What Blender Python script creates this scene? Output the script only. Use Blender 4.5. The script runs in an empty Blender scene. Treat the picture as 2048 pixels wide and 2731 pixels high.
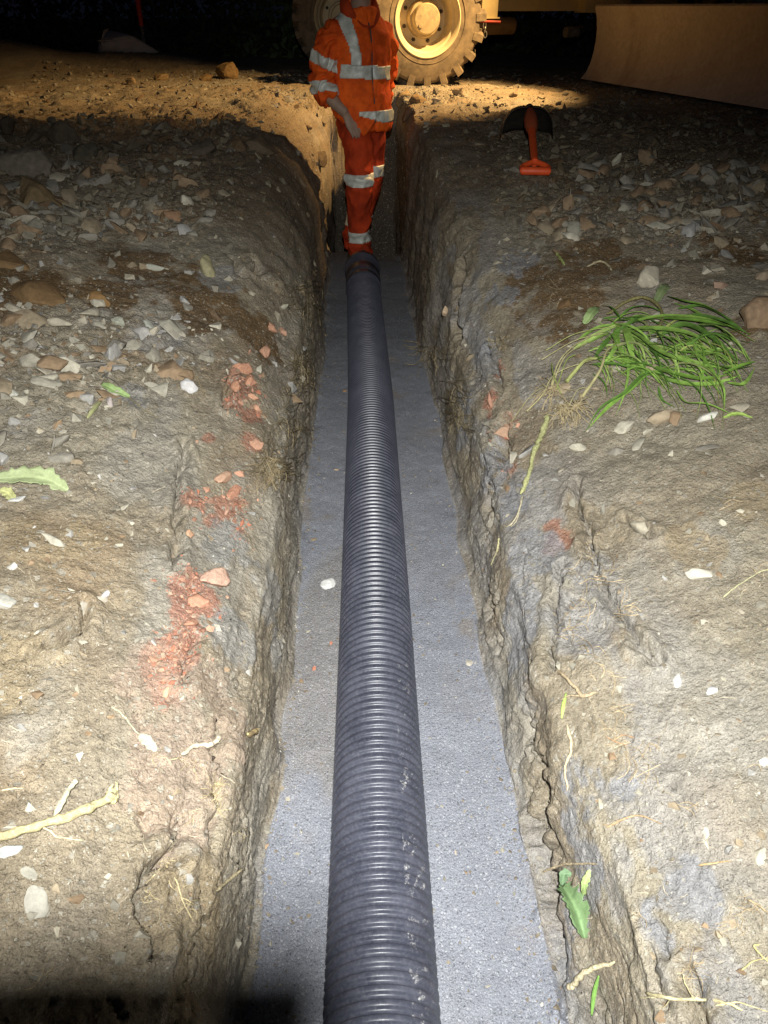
import bpy, bmesh, math, random
import numpy as np
from mathutils import Vector, Matrix, Euler
from mathutils.bvhtree import BVHTree

random.seed(7); rng = np.random.RandomState(7)
R_ = math.radians
scn = bpy.context.scene
C = scn.collection

# ------------------------------------------------------------------ camera, world, lights
CAMZ = 0.62
PITCH, YAW = 34.3, 1.75
cam_d = bpy.data.cameras.new("camera"); cam = bpy.data.objects.new("camera", cam_d); C.objects.link(cam)
cam_d.sensor_fit = 'VERTICAL'; cam_d.sensor_height = 36.0; cam_d.lens = 26.0
cam_d.clip_start = 0.02; cam_d.clip_end = 500
cam.location = (0, 0, CAMZ); cam.rotation_euler = (R_(90 - PITCH), 0, R_(-YAW))
scn.camera = cam
scn.render.resolution_x = 768; scn.render.resolution_y = 1024
scn.view_settings.view_transform = 'Standard'; scn.view_settings.look = 'None'
scn.view_settings.gamma = 1; scn.view_settings.exposure = 0
w = bpy.data.worlds.new("World"); scn.world = w; w.use_nodes = True
bg = w.node_tree.nodes["Background"]
bg.inputs[0].default_value = (0.45, 0.55, 1.0, 1); bg.inputs[1].default_value = 0.005

RM = cam.rotation_euler.to_matrix()
CR, CU, CF = RM @ Vector((1, 0, 0)), RM @ Vector((0, 1, 0)), RM @ Vector((0, 0, -1))
CP = Vector((0, 0, CAMZ))

def spot(name, loc, tgt, energy, col, size, blend, radius):
    l = bpy.data.lights.new(name, 'SPOT'); l.energy = energy; l.color = col
    l.spot_size = R_(size); l.spot_blend = blend; l.shadow_soft_size = radius
    o = bpy.data.objects.new(name, l); C.objects.link(o); o.location = loc
    d = Vector(tgt) - Vector(loc); o.rotation_euler = d.to_track_quat('-Z', 'Y').to_euler()
    return o
# the photographer's head torch, a hand's breadth behind and above the phone
HL = CP + CF * -0.20 + CU * 0.120 + CR * 0.022
spot("head_torch_light", HL, (0.0, 1.60, -0.82), 520, (0.97, 0.985, 0.955), 97, 1.0, 0.019)
spot("worker_fill_spot", HL, (0.12, 5.4, 0.25), 140, (0.98, 0.98, 0.93), 22, 1.0, 0.011)  # added fill spot that brightens the worker's chest
# the work lamp high on the machine's boom
WL = (2.15, 7.1, 2.3)
spot("work_lamp_light", WL, (0.05, 7.15, 0.0), 1250, (1.0, 0.63, 0.26), 74, 0.6, 0.05)

# ------------------------------------------------------------------ numpy noise
def _h(ix, iy, iz, seed):
    n = (ix.astype(np.int64) * 374761393 + iy.astype(np.int64) * 668265263 + iz.astype(np.int64) * 1274126177 + seed * 974634777) & 0xffffffff
    n = ((n ^ (n >> 13)) * 1103515245) & 0xffffffff
    n = ((n ^ (n >> 16)) * 2246822519) & 0xffffffff
    return ((n ^ (n >> 15)) & 0xffffff) / float(0xffffff)
def vn(x, y, z=None, seed=0):
    x = np.asarray(x, float); y = np.asarray(y, float)
    z = np.zeros_like(x) if z is None else np.asarray(z, float)
    xi, yi, zi = np.floor(x), np.floor(y), np.floor(z)
    fx, fy, fz = x - xi, y - yi, z - zi
    fx, fy, fz = [f * f * f * (f * (f * 6 - 15) + 10) for f in (fx, fy, fz)]
    r = 0
    for dx in (0, 1):
        wx = fx if dx else 1 - fx
        for dy in (0, 1):
            wy = fy if dy else 1 - fy
            for dz in (0, 1):
                wz = fz if dz else 1 - fz
                r = r + wx * wy * wz * _h(xi + dx, yi + dy, zi + dz, seed)
    return r * 2 - 1
def fbm(x, y, z=None, o=4, seed=0, g=0.5):
    a, s, t = 1.0, 0, 0
    z = np.zeros_like(np.asarray(x, float)) if z is None else z
    for k in range(o):
        f = 2.03 ** k
        c, sn = math.cos(k * 1.1), math.sin(k * 1.1)
        s = s + a * vn((x * c - y * sn) * f + 17.3 * k, (x * sn + y * c) * f - 9.1 * k, z * f + 3.7 * k, seed + k)
        t += a; a *= g
    return s / t
def worley(x, y, z, seed=0):
    xi, yi, zi = np.floor(x), np.floor(y), np.floor(z)
    d1 = np.full(x.shape, 9.0); d2 = np.full(x.shape, 9.0); idn = np.zeros(x.shape)
    for dx in (-1, 0, 1):
        for dy in (-1, 0, 1):
            for dz in (-1, 0, 1):
                cx, cy, cz = xi + dx, yi + dy, zi + dz
                px = cx + _h(cx, cy, cz, seed); py = cy + _h(cx, cy, cz, seed + 1); pz = cz + _h(cx, cy, cz, seed + 2)
                d = np.sqrt((px - x) ** 2 + (py - y) ** 2 + (pz - z) ** 2)
                rid = _h(cx, cy, cz, seed + 3)
                closer = d < d1
                d2 = np.where(closer, d1, np.minimum(d2, d)); idn = np.where(closer, rid, idn); d1 = np.where(closer, d, d1)
    return d1, d2, idn
def ss(a, b, x):
    t = np.clip((x - a) / (b - a), 0, 1); return t * t * (3 - 2 * t)

# ------------------------------------------------------------------ materials
def mat(name, base=(0.5, 0.5, 0.5), rough=0.8, metal=0.0, spec=0.3):
    m = bpy.data.materials.new(name); m.use_nodes = True
    b = m.node_tree.nodes["Principled BSDF"]
    b.inputs["Base Color"].default_value = (*base, 1); b.inputs["Roughness"].default_value = rough
    b.inputs["Metallic"].default_value = metal; b.inputs["Specular IOR Level"].default_value = spec
    return m
class NT:
    def __init__(s, m): s.t = m.node_tree; s.b = s.t.nodes["Principled BSDF"]
    def n(s, ty, **kw):
        nd = s.t.nodes.new(ty)
        for k, v in kw.items():
            if k in nd.inputs: nd.inputs[k].default_value = v
            else: setattr(nd, k, v)
        return nd
    def l(s, a, b): s.t.links.new(a, b)
    def pos(s):
        return s.n('ShaderNodeNewGeometry').outputs['Position']
    def obj(s):
        return s.n('ShaderNodeTexCoord').outputs['Object']
    def noise(s, co, scale, detail=4, rough=0.6, out=0):
        nd = s.n('ShaderNodeTexNoise', Scale=scale, Detail=detail, Roughness=rough); s.l(co, nd.inputs['Vector']); return nd.outputs[out]
    def ramp(s, f, stops):
        nd = s.n('ShaderNodeValToRGB'); e = nd.color_ramp.elements
        while len(e) < len(stops): e.new(0.5)
        for i, (p, c) in enumerate(stops):
            e[i].position = p; e[i].color = (*c, 1) if len(c) == 3 else c
        s.l(f, nd.inputs[0]); return nd.outputs[0]
    def mix(s, f, a, b, mode='MIX'):
        nd = s.n('ShaderNodeMix', data_type='RGBA', blend_type=mode)
        for v, i in ((f, 0), (a, 6), (b, 7)):
            if isinstance(v, (int, float)): nd.inputs[i].default_value = v
            elif isinstance(v, tuple): nd.inputs[i].default_value = (*v, 1)
            else: s.l(v, nd.inputs[i])
        return nd.outputs[2]
    def math(s, op, a, b=None):
        nd = s.n('ShaderNodeMath', operation=op)
        for v, i in ((a, 0), (b, 1)):
            if v is None: continue
            if isinstance(v, (int, float)): nd.inputs[i].default_value = v
            else: s.l(v, nd.inputs[i])
        return nd.outputs[0]
    def bump(s, h, dist, strength=1.0, prev=None):
        nd = s.n('ShaderNodeBump', Distance=dist, Strength=strength); s.l(h, nd.inputs['Height'])
        if prev is not None: s.l(prev, nd.inputs['Normal'])
        s.l(nd.outputs[0], s.b.inputs['Normal']); return nd.outputs[0]

def g3(v): return (v, v, v)

def soil_mat():
    m = mat("soil", rough=0.92, spec=0.15); t = NT(m); p = t.pos()
    col = t.n('ShaderNodeVertexColor', layer_name='Col').outputs[0]
    n1 = t.noise(p, 9, 6, 0.65); n2 = t.noise(p, 60, 5, 0.7); n3 = t.noise(p, 420, 3, 0.6)
    c = t.mix(1.0, col, t.ramp(n1, [(0.3, g3(0.80)), (0.7, g3(1.18))]), 'MULTIPLY')
    c = t.mix(1.0, c, t.ramp(n2, [(0.3, g3(0.74)), (0.7, g3(1.22))]), 'MULTIPLY')
    c = t.mix(0.7, c, t.ramp(n3, [(0.3, g3(0.62)), (0.72, g3(1.35))]), 'MULTIPLY')
    # grit and little chips set in the soil
    hs = []
    for sc, th, cc in ((55, 0.80, (0.42, 0.38, 0.31)), (120, 0.80, (0.5, 0.46, 0.38)), (260, 0.84, (0.55, 0.52, 0.45))):
        wob = t.n('ShaderNodeVectorMath', operation='ADD'); nz = t.noise(p, sc * 1.3, 2, 0.5, 1)
        sc2 = t.n('ShaderNodeVectorMath', operation='SCALE'); t.l(nz, sc2.inputs[0]); sc2.inputs[3].default_value = 0.9 / sc
        t.l(p, wob.inputs[0]); t.l(sc2.outputs[0], wob.inputs[1])
        v = t.n('ShaderNodeTexVoronoi', Scale=sc); t.l(wob.outputs[0], v.inputs['Vector'])
        sep = t.n('ShaderNodeSeparateColor'); t.l(v.outputs['Color'], sep.inputs[0])
        sel = t.math('GREATER_THAN', sep.outputs[0], th)
        shp = t.math('LESS_THAN', v.outputs['Distance'], t.math('ADD', t.math('MULTIPLY', sep.outputs[1], 0.28), 0.14))
        k = t.math('MULTIPLY', sel, shp)
        tint = t.mix(sep.outputs[2], cc, tuple(x * 0.62 for x in cc))
        c = t.mix(t.math('MULTIPLY', k, 0.8), c, tint); hs.append((k, 0.22 / sc * 1.2))
    t.l(c, t.b.inputs['Base Color'])
    vb = t.n('ShaderNodeTexVoronoi', Scale=95.0); t.l(p, vb.inputs['Vector']); vb2 = t.n('ShaderNodeTexVoronoi', Scale=210.0); t.l(p, vb2.inputs['Vector'])
    bb0 = t.bump(vb.outputs['Distance'], 0.005, 0.8); bb0 = t.bump(vb2.outputs['Distance'], 0.0022, 0.8, bb0)
    b = t.bump(n2, 0.005, 1.0, bb0); b = t.bump(n3, 0.0024, 1.0, b)
    b = t.bump(t.noise(p, 150, 4, 0.7), 0.005, 1.0, b)
    for k, d in hs[:2]: b = t.bump(k, d, 0.7, b)
    return m
def bed_mat():
    m = mat("stone_dust", rough=0.85, spec=0.3); t = NT(m); p = t.pos()
    col = t.n('ShaderNodeVertexColor', layer_name='Col').outputs[0]
    n1 = t.noise(p, 7, 5, 0.6); n3 = t.noise(p, 500, 3, 0.7)
    c = t.mix(1.0, col, t.ramp(n1, [(0.3, g3(0.9)), (0.7, g3(1.1))]), 'MULTIPLY')
    c = t.mix(0.9, c, t.ramp(n3, [(0.32, g3(0.55)), (0.68, g3(1.45))]), 'MULTIPLY')
    for sc, th, lo in ((170, 0.72, 0.2), (330, 0.62, 0.22)):
        v = t.n('ShaderNodeTexVoronoi', Scale=sc); t.l(p, v.inputs['Vector'])
        sep = t.n('ShaderNodeSeparateColor'); t.l(v.outputs['Color'], sep.inputs[0])
        k = t.math('MULTIPLY', t.math('GREATER_THAN', sep.outputs[0], th), t.math('LESS_THAN', v.outputs['Distance'], t.math('ADD', t.math('MULTIPLY', sep.outputs[1], 0.3), lo)))
        c = t.mix(t.math('MULTIPLY', k, 0.5), c, t.mix(sep.outputs[2], (0.55, 0.55, 0.58), (0.26, 0.27, 0.31)))
        d = t.math('MULTIPLY', t.math('LESS_THAN', sep.outputs[0], 0.16), t.math('LESS_THAN', v.outputs['Distance'], 0.36))
        c = t.mix(t.math('MULTIPLY', d, 0.6), c, (0.07, 0.07, 0.09))
        bb = t.bump(v.outputs['Distance'], 0.6 / sc, 0.6, bb if sc == 330 else None)
    t.l(c, t.b.inputs['Base Color'])
    t.bump(n3, 0.0022, 1.0, bb)
    return m
def attr_mat(name, rough=0.8, spec=0.3, nscale=70, amp=0.3, bump=0.003):
    m = mat(name, rough=rough, spec=spec); t = NT(m); p = t.pos()
    col = t.n('ShaderNodeVertexColor', layer_name='Col').outputs[0]
    n = t.noise(p, nscale, 5, 0.65)
    c = t.mix(1.0, col, t.ramp(n, [(0.28, g3(1 - amp)), (0.72, g3(1 + amp))]), 'MULTIPLY')
    t.l(c, t.b.inputs['Base Color']); t.bump(n, bump, 0.9)
    return m
def noisy(name, c1, c2, rough=0.8, spec=0.3, metal=0, scale=20, bump=0.002, space='obj', detail=5):
    m = mat(name, rough=rough, spec=spec, metal=metal); t = NT(m); p = t.obj() if space == 'obj' else t.pos()
    n = t.noise(p, scale, detail, 0.65)
    t.l(t.ramp(n, [(0.32, c1), (0.68, c2)]), t.b.inputs['Base Color'])
    if bump: t.bump(n, bump, 0.8)
    return m
SOIL, BED = soil_mat(), bed_mat()
STONE = attr_mat("stone", 0.82, 0.3, 55, 0.28, 0.003)
WOOD = attr_mat("root_wood", 0.9, 0.15, 150, 0.5, 0.003)

# ------------------------------------------------------------------ object helpers
def tag(o, label=None, cat=None, group=None, kind=None):
    if label: o['label'] = label
    if cat: o['category'] = cat
    if group: o['group'] = group
    if kind: o['kind'] = kind
    return o
def mesh_np(name, V, F, material=None, parent=None, smooth=True, col=None, link=True):
    """V (n,3); F list of index tuples or an (n,k) array"""
    me = bpy.data.meshes.new(name)
    V = np.asarray(V, dtype=np.float32)
    if isinstance(F, np.ndarray):
        k = F.shape[1]; nf = len(F)
        me.vertices.add(len(V)); me.vertices.foreach_set('co', V.ravel())
        me.loops.add(nf * k); me.loops.foreach_set('vertex_index', F.astype(np.int32).ravel())
        me.polygons.add(nf); me.polygons.foreach_set('loop_start', np.arange(0, nf * k, k, dtype=np.int32))
        me.update(calc_edges=True); me.validate()
    else:
        me.from_pydata([tuple(v) for v in V.tolist()], [], [tuple(f) for f in F]); me.update()
    me.polygons.foreach_set('use_smooth', np.full(len(me.polygons), smooth))
    if col is not None:
        a = me.color_attributes.new('Col', 'FLOAT_COLOR', 'POINT')
        cc = np.ones((len(V), 4), np.float32); cc[:, :3] = np.asarray(col, np.float32)
        a.data.foreach_set('color', cc.ravel())
    if material: me.materials.append(material)
    o = bpy.data.objects.new(name, me)
    if link: C.objects.link(o)
    if parent: o.parent = parent
    return o
def empty(name, loc=(0, 0, 0), rz=0):
    o = bpy.data.objects.new(name, None); C.objects.link(o); o.location = loc; o.rotation_euler = (0, 0, rz)
    o.empty_display_size = 0.1
    return o
class MB:
    """collects shapes into one mesh"""
    def __init__(s): s.V = []; s.F = []; s.K = []
    def add(s, V, F, c=None):
        b = len(s.V); V = [tuple(v) for v in V]; s.V += V; s.F += [tuple(i + b for i in f) for f in F]
        s.K += [c if c is not None else (0.5, 0.5, 0.5)] * len(V)
    def box(s, c, d, rot=None, bev=0.0):
        bm = bmesh.new(); bmesh.ops.create_cube(bm, size=1)
        for v in bm.verts: v.co = Vector((v.co.x * d[0], v.co.y * d[1], v.co.z * d[2]))
        if bev: bmesh.ops.bevel(bm, geom=bm.edges[:], offset=bev, segments=2, affect='EDGES', profile=0.7)
        M = (rot.to_matrix() if isinstance(rot, Euler) else rot) if rot is not None else Matrix.Identity(3)
        V = [M @ v.co + Vector(c) for v in bm.verts]; bm.verts.index_update()
        s.add(V, [[v.index for v in f.verts] for f in bm.faces]); bm.free(); return s
    def tube(s, pts, r, n=10, c=None, cap=True, flat=1.0, up=(0, 0, 1)):
        pts = [Vector(p) for p in pts]
        rs = r if isinstance(r, (list, tuple)) else [r] * len(pts)
        V = []; F = []; prev = None
        for i, p in enumerate(pts):
            t = (pts[min(i + 1, len(pts) - 1)] - pts[max(i - 1, 0)])
            t = t.normalized() if t.length > 1e-9 else Vector((0, 0, 1))
            a = (prev if prev is not None else (Vector(up) if abs(t.dot(Vector(up))) < 0.95 else Vector((1, 0, 0))))
            a = (a - t * a.dot(t)).normalized(); b = t.cross(a); prev = a
            for k in range(n):
                an = 2 * math.pi * k / n
                V.append(p + a * math.cos(an) * rs[i] * flat + b * math.sin(an) * rs[i])
        for i in range(len(pts) - 1):
            for k in range(n):
                k2 = (k + 1) % n; F.append((i * n + k, i * n + k2, (i + 1) * n + k2, (i + 1) * n + k))
        if cap:
            F.append(tuple(range(n - 1, -1, -1))); F.append(tuple((len(pts) - 1) * n + k for k in range(n)))
        s.add(V, F, c); return s
    def lathe(s, prof, M=None, n=48, c=None, closed=False):
        """prof: (radius, height); axis = local z; M a 4x4"""
        M = M or Matrix.Identity(4); V = []; F = []; m = len(prof)
        for k in range(n):
            an = 2 * math.pi * k / n
            for r, z in prof: V.append(M @ Vector((r * math.cos(an), r * math.sin(an), z)))
        for k in range(n):
            k2 = (k + 1) % n
            for i in range(m - 1 + (1 if closed else 0)):
                j = (i + 1) % m; F.append((k * m + i, k2 * m + i, k2 * m + j, k * m + j))
        s.add(V, F, c); return s
    def loft(s, rings, n=28, c=None):
        """rings: (centre, side vector, front vector) with lengths as radii"""
        V = []; F = []
        for ce, a, b in rings:
            for k in range(n):
                an = 2 * math.pi * k / n
                V.append(Vector(ce) + Vector(a) * math.cos(an) + Vector(b) * math.sin(an))
        for i in range(len(rings) - 1):
            for k in range(n):
                k2 = (k + 1) % n; F.append((i * n + k, i * n + k2, (i + 1) * n + k2, (i + 1) * n + k))
        F.append(tuple(range(n - 1, -1, -1))); F.append(tuple((len(rings) - 1) * n + k for k in range(n)))
        s.add(V, F, c); return s
    def build(s, name, m, parent=None, smooth=True, col=False, sharp=None):
        o = mesh_np(name, np.array(s.V, np.float32).reshape(-1, 3), s.F, m, parent, smooth, np.array(s.K) if col else None)
        if smooth and sharp is None: sharp = 40
        if smooth and sharp:
            o.data.set_sharp_from_angle(angle=R_(sharp))
        return o

# ------------------------------------------------------------------ pixel rays (the photo at 1659 x 2212)
def ray(px, py):
    return (CF + CR * ((px - 829.5) / 1597.5) + CU * ((1106 - py) / 1597.5)).normalized()
def plane_hit(px, py, z=0.0):
    d = ray(px, py); t = (z - CAMZ) / d.z; return CP + d * t

# ------------------------------------------------------------------ the ground: cross sections along the trench
BEDZ = -0.88
XN = [-40, -6, -3, -1.1, -0.64, -0.42, -0.32, -0.238, -0.213, -0.20, 0.37, 0.385, 0.428, 0.50, 0.62, 0.84, 1.3, 3, 6, 40]
ZN = [0.05, 0.04, 0.03, -0.20, -0.34, -0.43, -0.49, -0.575, -0.845, BEDZ, BEDZ, -0.845, -0.60, -0.55, -0.48, -0.38, -0.22, 0.02, 0.03, 0.05]
XF = [-40, -6, -3, -1.0, -0.62, -0.46, -0.37, -0.26, -0.205, -0.19, 0.325, 0.34, 0.355, 0.365, 0.40, 0.60, 1.0, 3, 6, 40]
ZF = [0.05, 0.02, 0.02, 0.01, 0.0, -0.05, -0.15, -0.36, -0.845, BEDZ, BEDZ, -0.845, -0.40, -0.12, 0.0, 0.02, 0.0, 0.0, 0.02, 0.05]
XN = [x - (0.0208 * (CAMZ - z) if abs(x) < 2 else 0) for x, z in zip(XN, ZN)]; XF = [x - (0.0208 * (CAMZ - z) if abs(x) < 2 else 0) for x, z in zip(XF, ZF)]
NSEG = [16, 60, 150, 60, 44, 16, 26, 66, 8, 118, 8, 66, 26, 22, 50, 60, 150, 50, 16]
BEDSEG = 9
cols = []; segid = []
for i, n in enumerate(NSEG):
    for k in range(n): cols.append((i, k / n)); segid.append(i)
cols.append((len(NSEG) - 1, 1.0)); segid.append(len(NSEG) - 1); segid = np.array(segid)
def sample_prof(P):
    P = np.array(P, float)
    return np.array([P[i] * (1 - t) + P[i + 1] * t for i, t in cols])
xn, zn, xf, zf = map(sample_prof, (XN, ZN, XF, ZF))
ys = [-2.5]; 
while ys[-1] < 60:
    y = ys[-1]
    s = 0.05 if y < -0.2 else (0.0062 if y < 1.2 else 0.0062 * (1 + (y - 1.2) * 0.42)) if y < 10 else 0.03 + (y - 10) * 0.09
    ys.append(y + s)
ys = np.array(ys); NY, NX = len(ys), len(xn)

def smooth_cols(A, it):
    for _ in range(it):
        A[:, 1:-1] = A[:, 1:-1] * 0.5 + 0.25 * (A[:, :-2] + A[:, 2:])
    return A
Y = np.repeat(ys[:, None], NX, 1)
W = ss(1.2, 5.2, Y)
X = xn[None] * (1 - W) + xf[None] * W
Z = zn[None] * (1 - W) + zf[None] * W
X = smooth_cols(X, 5); Z = smooth_cols(Z, 5)
# the cut wanders
sid = np.sign(X - 0.08)
near0 = np.exp(-((np.abs(X - 0.08) - 0.3) / 0.45) ** 2)
X = X + near0 * (0.022 * vn(Y * 1.6, sid * 3 + 0 * Y, seed=3) + 0.012 * vn(Y * 5.5, sid * 5, Z * 3, seed=5))
# far end of the trench
def end_f(x, y):
    yy = y + 0.10 * vn(x * 4, y * 4, seed=11)
    return ss(6.55, 7.2, yy)
E = end_f(X, Y); Z = Z - 1.7 * ss(5.5, 6.5, Y + 0.2 * vn(X * 7, Y * 5, seed=13)) * ss(-0.25, -0.6, Z); Z = Z * (1 - E) + 0.01 * E
def gauss(x, y, cx, cy, sx, sy, h): return h * np.exp(-((x - cx) / sx) ** 2 - ((y - cy) / sy) ** 2)
def relief(x, y):
    z = 0
    z = z + gauss(x, y, -4.3, 9.9, 1.2, 0.6, 0.32) + gauss(x, y, -2.4, 10.2, 0.9, 0.5, 0.15) + gauss(x, y, -6.8, 10.2, 1.6, 0.9, 0.32)
    z = z + gauss(x, y, -0.62, 6.55, 0.3, 0.5, 0.075) + gauss(x, y, 0.65, 7.0, 0.5, 0.4, 0.06)
    z = z + gauss(x, y, -2.3, 4.5, 0.65, 0.5, 0.16) + gauss(x, y, -1.1, 4.9, 0.5, 0.3, 0.06) + gauss(x, y, -2.5, 3.3, 0.5, 0.6, 0.09)
    z = z + gauss(x, y, 2.5, 4.2, 0.8, 0.5, 0.05) + gauss(x, y, 1.45, 2.1, 0.35, 0.25, 0.03) + gauss(x, y, -1.6, 2.6, 0.5, 0.25, 0.05)
    z = z + gauss(x, y, 0, 18, 30, 3.0, 0.3)
    return z
out = ss(0.45, 0.9, np.abs(X - 0.05))
Z = Z + relief(X, Y) * np.maximum(out, E)
Z0, X0 = Z.copy(), X.copy()
st = 5
gi = np.arange(0, NY, st); gj = np.unique(np.concatenate([np.arange(0, NX, st), [NX - 1]]))
gv = [Vector((X[i, j], Y[i, j], Z[i, j])) for i in gi for j in gj]
m_ = len(gj); gf = [(a * m_ + b, a * m_ + b + 1, (a + 1) * m_ + b + 1, (a + 1) * m_ + b) for a in range(len(gi) - 1) for b in range(m_ - 1)]
bvh0 = BVHTree.FromPolygons(gv, gf)
def hit0(px, py):
    h = bvh0.ray_cast(CP, ray(px, py)); return h[0] if h[0] is not None else plane_hit(px, py)

# displacement along the normal
def normals(X, Y, Z):
    P = np.stack([X, Y, Z], -1)
    du = np.gradient(P, axis=1); dv = np.gradient(P, axis=0)
    n = np.cross(du, dv); n /= np.linalg.norm(n, axis=-1, keepdims=True) + 1e-12
    return n
N = normals(X, Y, Z)
wall = np.clip(1 - N[..., 2], 0, 1)
isbed = (segid == BEDSEG)[None] * np.ones_like(X) * (1 - E)
bedm = isbed.copy()
for _ in range(8): bedm[:, 1:-1] = 0.5 * bedm[:, 1:-1] + 0.25 * (bedm[:, :-2] + bedm[:, 2:])
def rubble(x, y):
    """how stony a place is, 0..1"""
    r = 0.10 + 0 * x
    r = np.maximum(r, ss(0.95, 2.0, y + 0.3 * vn(x * 3, y * 3, seed=44)) * ss(0.40, 0.75, -x) * (1 - 0.55 * ss(5.6, 6.4, y)))
    r = np.maximum(r, 0.9 * ss(2.3, 3.2, y) * ss(0.5, 0.9, x) * (1 - 0.55 * ss(5.8, 6.6, y)))
    r = np.maximum(r, 0.9 * np.exp(-((np.abs(x) - 0.6) / 0.4) ** 2 - ((y - 6.8) / 0.6) ** 2))
    r = r * (0.72 + 0.4 * vn(x * 2.2, y * 2.2, seed=40))
    # smooth clay ground
    for cx, cy, s in clay: r = r * (1 - 0.85 * np.exp(-((x - cx) / s) ** 2 - ((y - cy) / s) ** 2))
    return np.clip(r, 0, 1)
clay = []
for px, py, s in ((300, 560, 0.30), (480, 640, 0.28), (1200, 620, 0.26), (1280, 560, 0.2), (1210, 700, 0.14), (60, 600, 0.2)):
    h = hit0(px, py); clay.append((h.x, h.y, s))
RUB = rubble(X, Y) * (1 - bedm) * np.clip(1 - wall * 1.2, 0.15, 1)
sidx = np.exp(-((np.abs(X - 0.08) - 0.38) / 0.16) ** 2) * (1 - bedm)
H = 0.020 * fbm(X * 2.6, Y * 2.6, Z * 2.6, 3, 21)
H += 0.013 * fbm(X * 9, Y * 9, Z * 9, 3, 22)
H += 0.0038 * (1 - 0.45 * sidx) * fbm(X * 32, Y * 32, Z * 32, 3, 23)
d1, d2, idn = worley(X * 75, Y * 75, Z * 75, 67)
H += 0.0026 * (idn * ss(0, 0.3, d2 - d1)) * ss(-0.2, 0.3, vn(X * 5, Y * 5, Z * 5, seed=68)) * (Y < 5)
H += 0.0022 * fbm(X * 110, Y * 110, Z * 110, 2, 24)
# layered, scraped walls: ridges running along the trench
side = ss(0.05, 0.35, wall) * (1 - bedm)
rg = 1 - np.abs(fbm(X * 14, Y * 2.3, Z * 14, 3, 31)) * 2.2
H += side * 0.006 * (rg - 0.5)
rg2 = 1 - np.abs(fbm(X * 48, Y * 7, Z * 48, 3, 33)) * 2.4
H += sidx * 0.0022 * (rg2 - 0.5)
# open cracks: thin zero-sets of noise, mostly along the trench
cz = fbm(X * 11 + 0.9 * vn(X * 9, Y * 9, Z * 9, seed=51), Y * 3.2, Z * 11, 3, 52)
gate = ss(0.05, 0.5, vn(X * 3.5, Y * 2.2, Z * 3.5, seed=53) + 0.25)
near_ = 1 - ss(3.5, 5, Y)
H -= (np.exp(-(cz / 0.022) ** 2)) * 0.013 * gate * sidx * near_
cz2 = fbm(X * 6, Y * 6, Z * 6, 4, 56)
gate2 = ss(0.1, 0.6, vn(X * 2.2, Y * 2.2, Z * 2, seed=57))
H -= np.exp(-(cz2 / 0.012) ** 2) * 0.010 * gate2 * (1 - bedm)
# crumbled clods and rubble
d1, d2, idn = worley(X * 17, Y * 17, Z * 17, 61)
H += RUB * 0.016 * (ss(0.0, 0.3, d2 - d1) * (0.4 + idn) - 0.4)
d1, d2, idn = worley(X * 42, Y * 42, Z * 42, 65)
H += np.clip(RUB + 0.08 * sidx, 0, 1) * 0.0075 * (ss(0.0, 0.35, d2 - d1) * (0.3 + idn) - 0.4)
far_rough = ss(3.0, 4.2, Y) * (1 - ss(7, 9, Y)) * out
H += far_rough * 0.030 * np.maximum(fbm(X * 5, Y * 5, Z * 5, 4, 71), -0.25) * 1.5
endw = ss(0.2, 0.6, wall) * ss(4.5, 5.5, Y)
H += endw * 0.03 * fbm(X * 8, Y * 8, Z * 8, 4, 75)
cove = np.exp(-((np.minimum(np.abs(X + 0.232), np.abs(X - 0.345))) / 0.035) ** 2)
H = H * (1 - bedm) + bedm * cove * 0.016 * (0.6 + 0.8 * vn(X * 9, Y * 9, seed=83)) + bedm * (0.006 * fbm(X * 5, Y * 5, Z, 3, 81) + 0.0022 * fbm(X * 40, Y * 40, Z, 3, 82))
bedtop = bedm * (1 - 0)
# loose crumbs heaped along the foot of the walls
def seg_dist(px, py, P):
    d = np.full(px.shape, 9.0)
    for (ax, ay), (bx, by) in zip(P[:-1], P[1:]):
        vx, vy = bx - ax, by - ay; L = vx * vx + vy * vy + 1e-12
        t = np.clip(((px - ax) * vx + (py - ay) * vy) / L, 0, 1)
        d = np.minimum(d, np.hypot(px - ax - t * vx, py - ay - t * vy))
    return d
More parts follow.
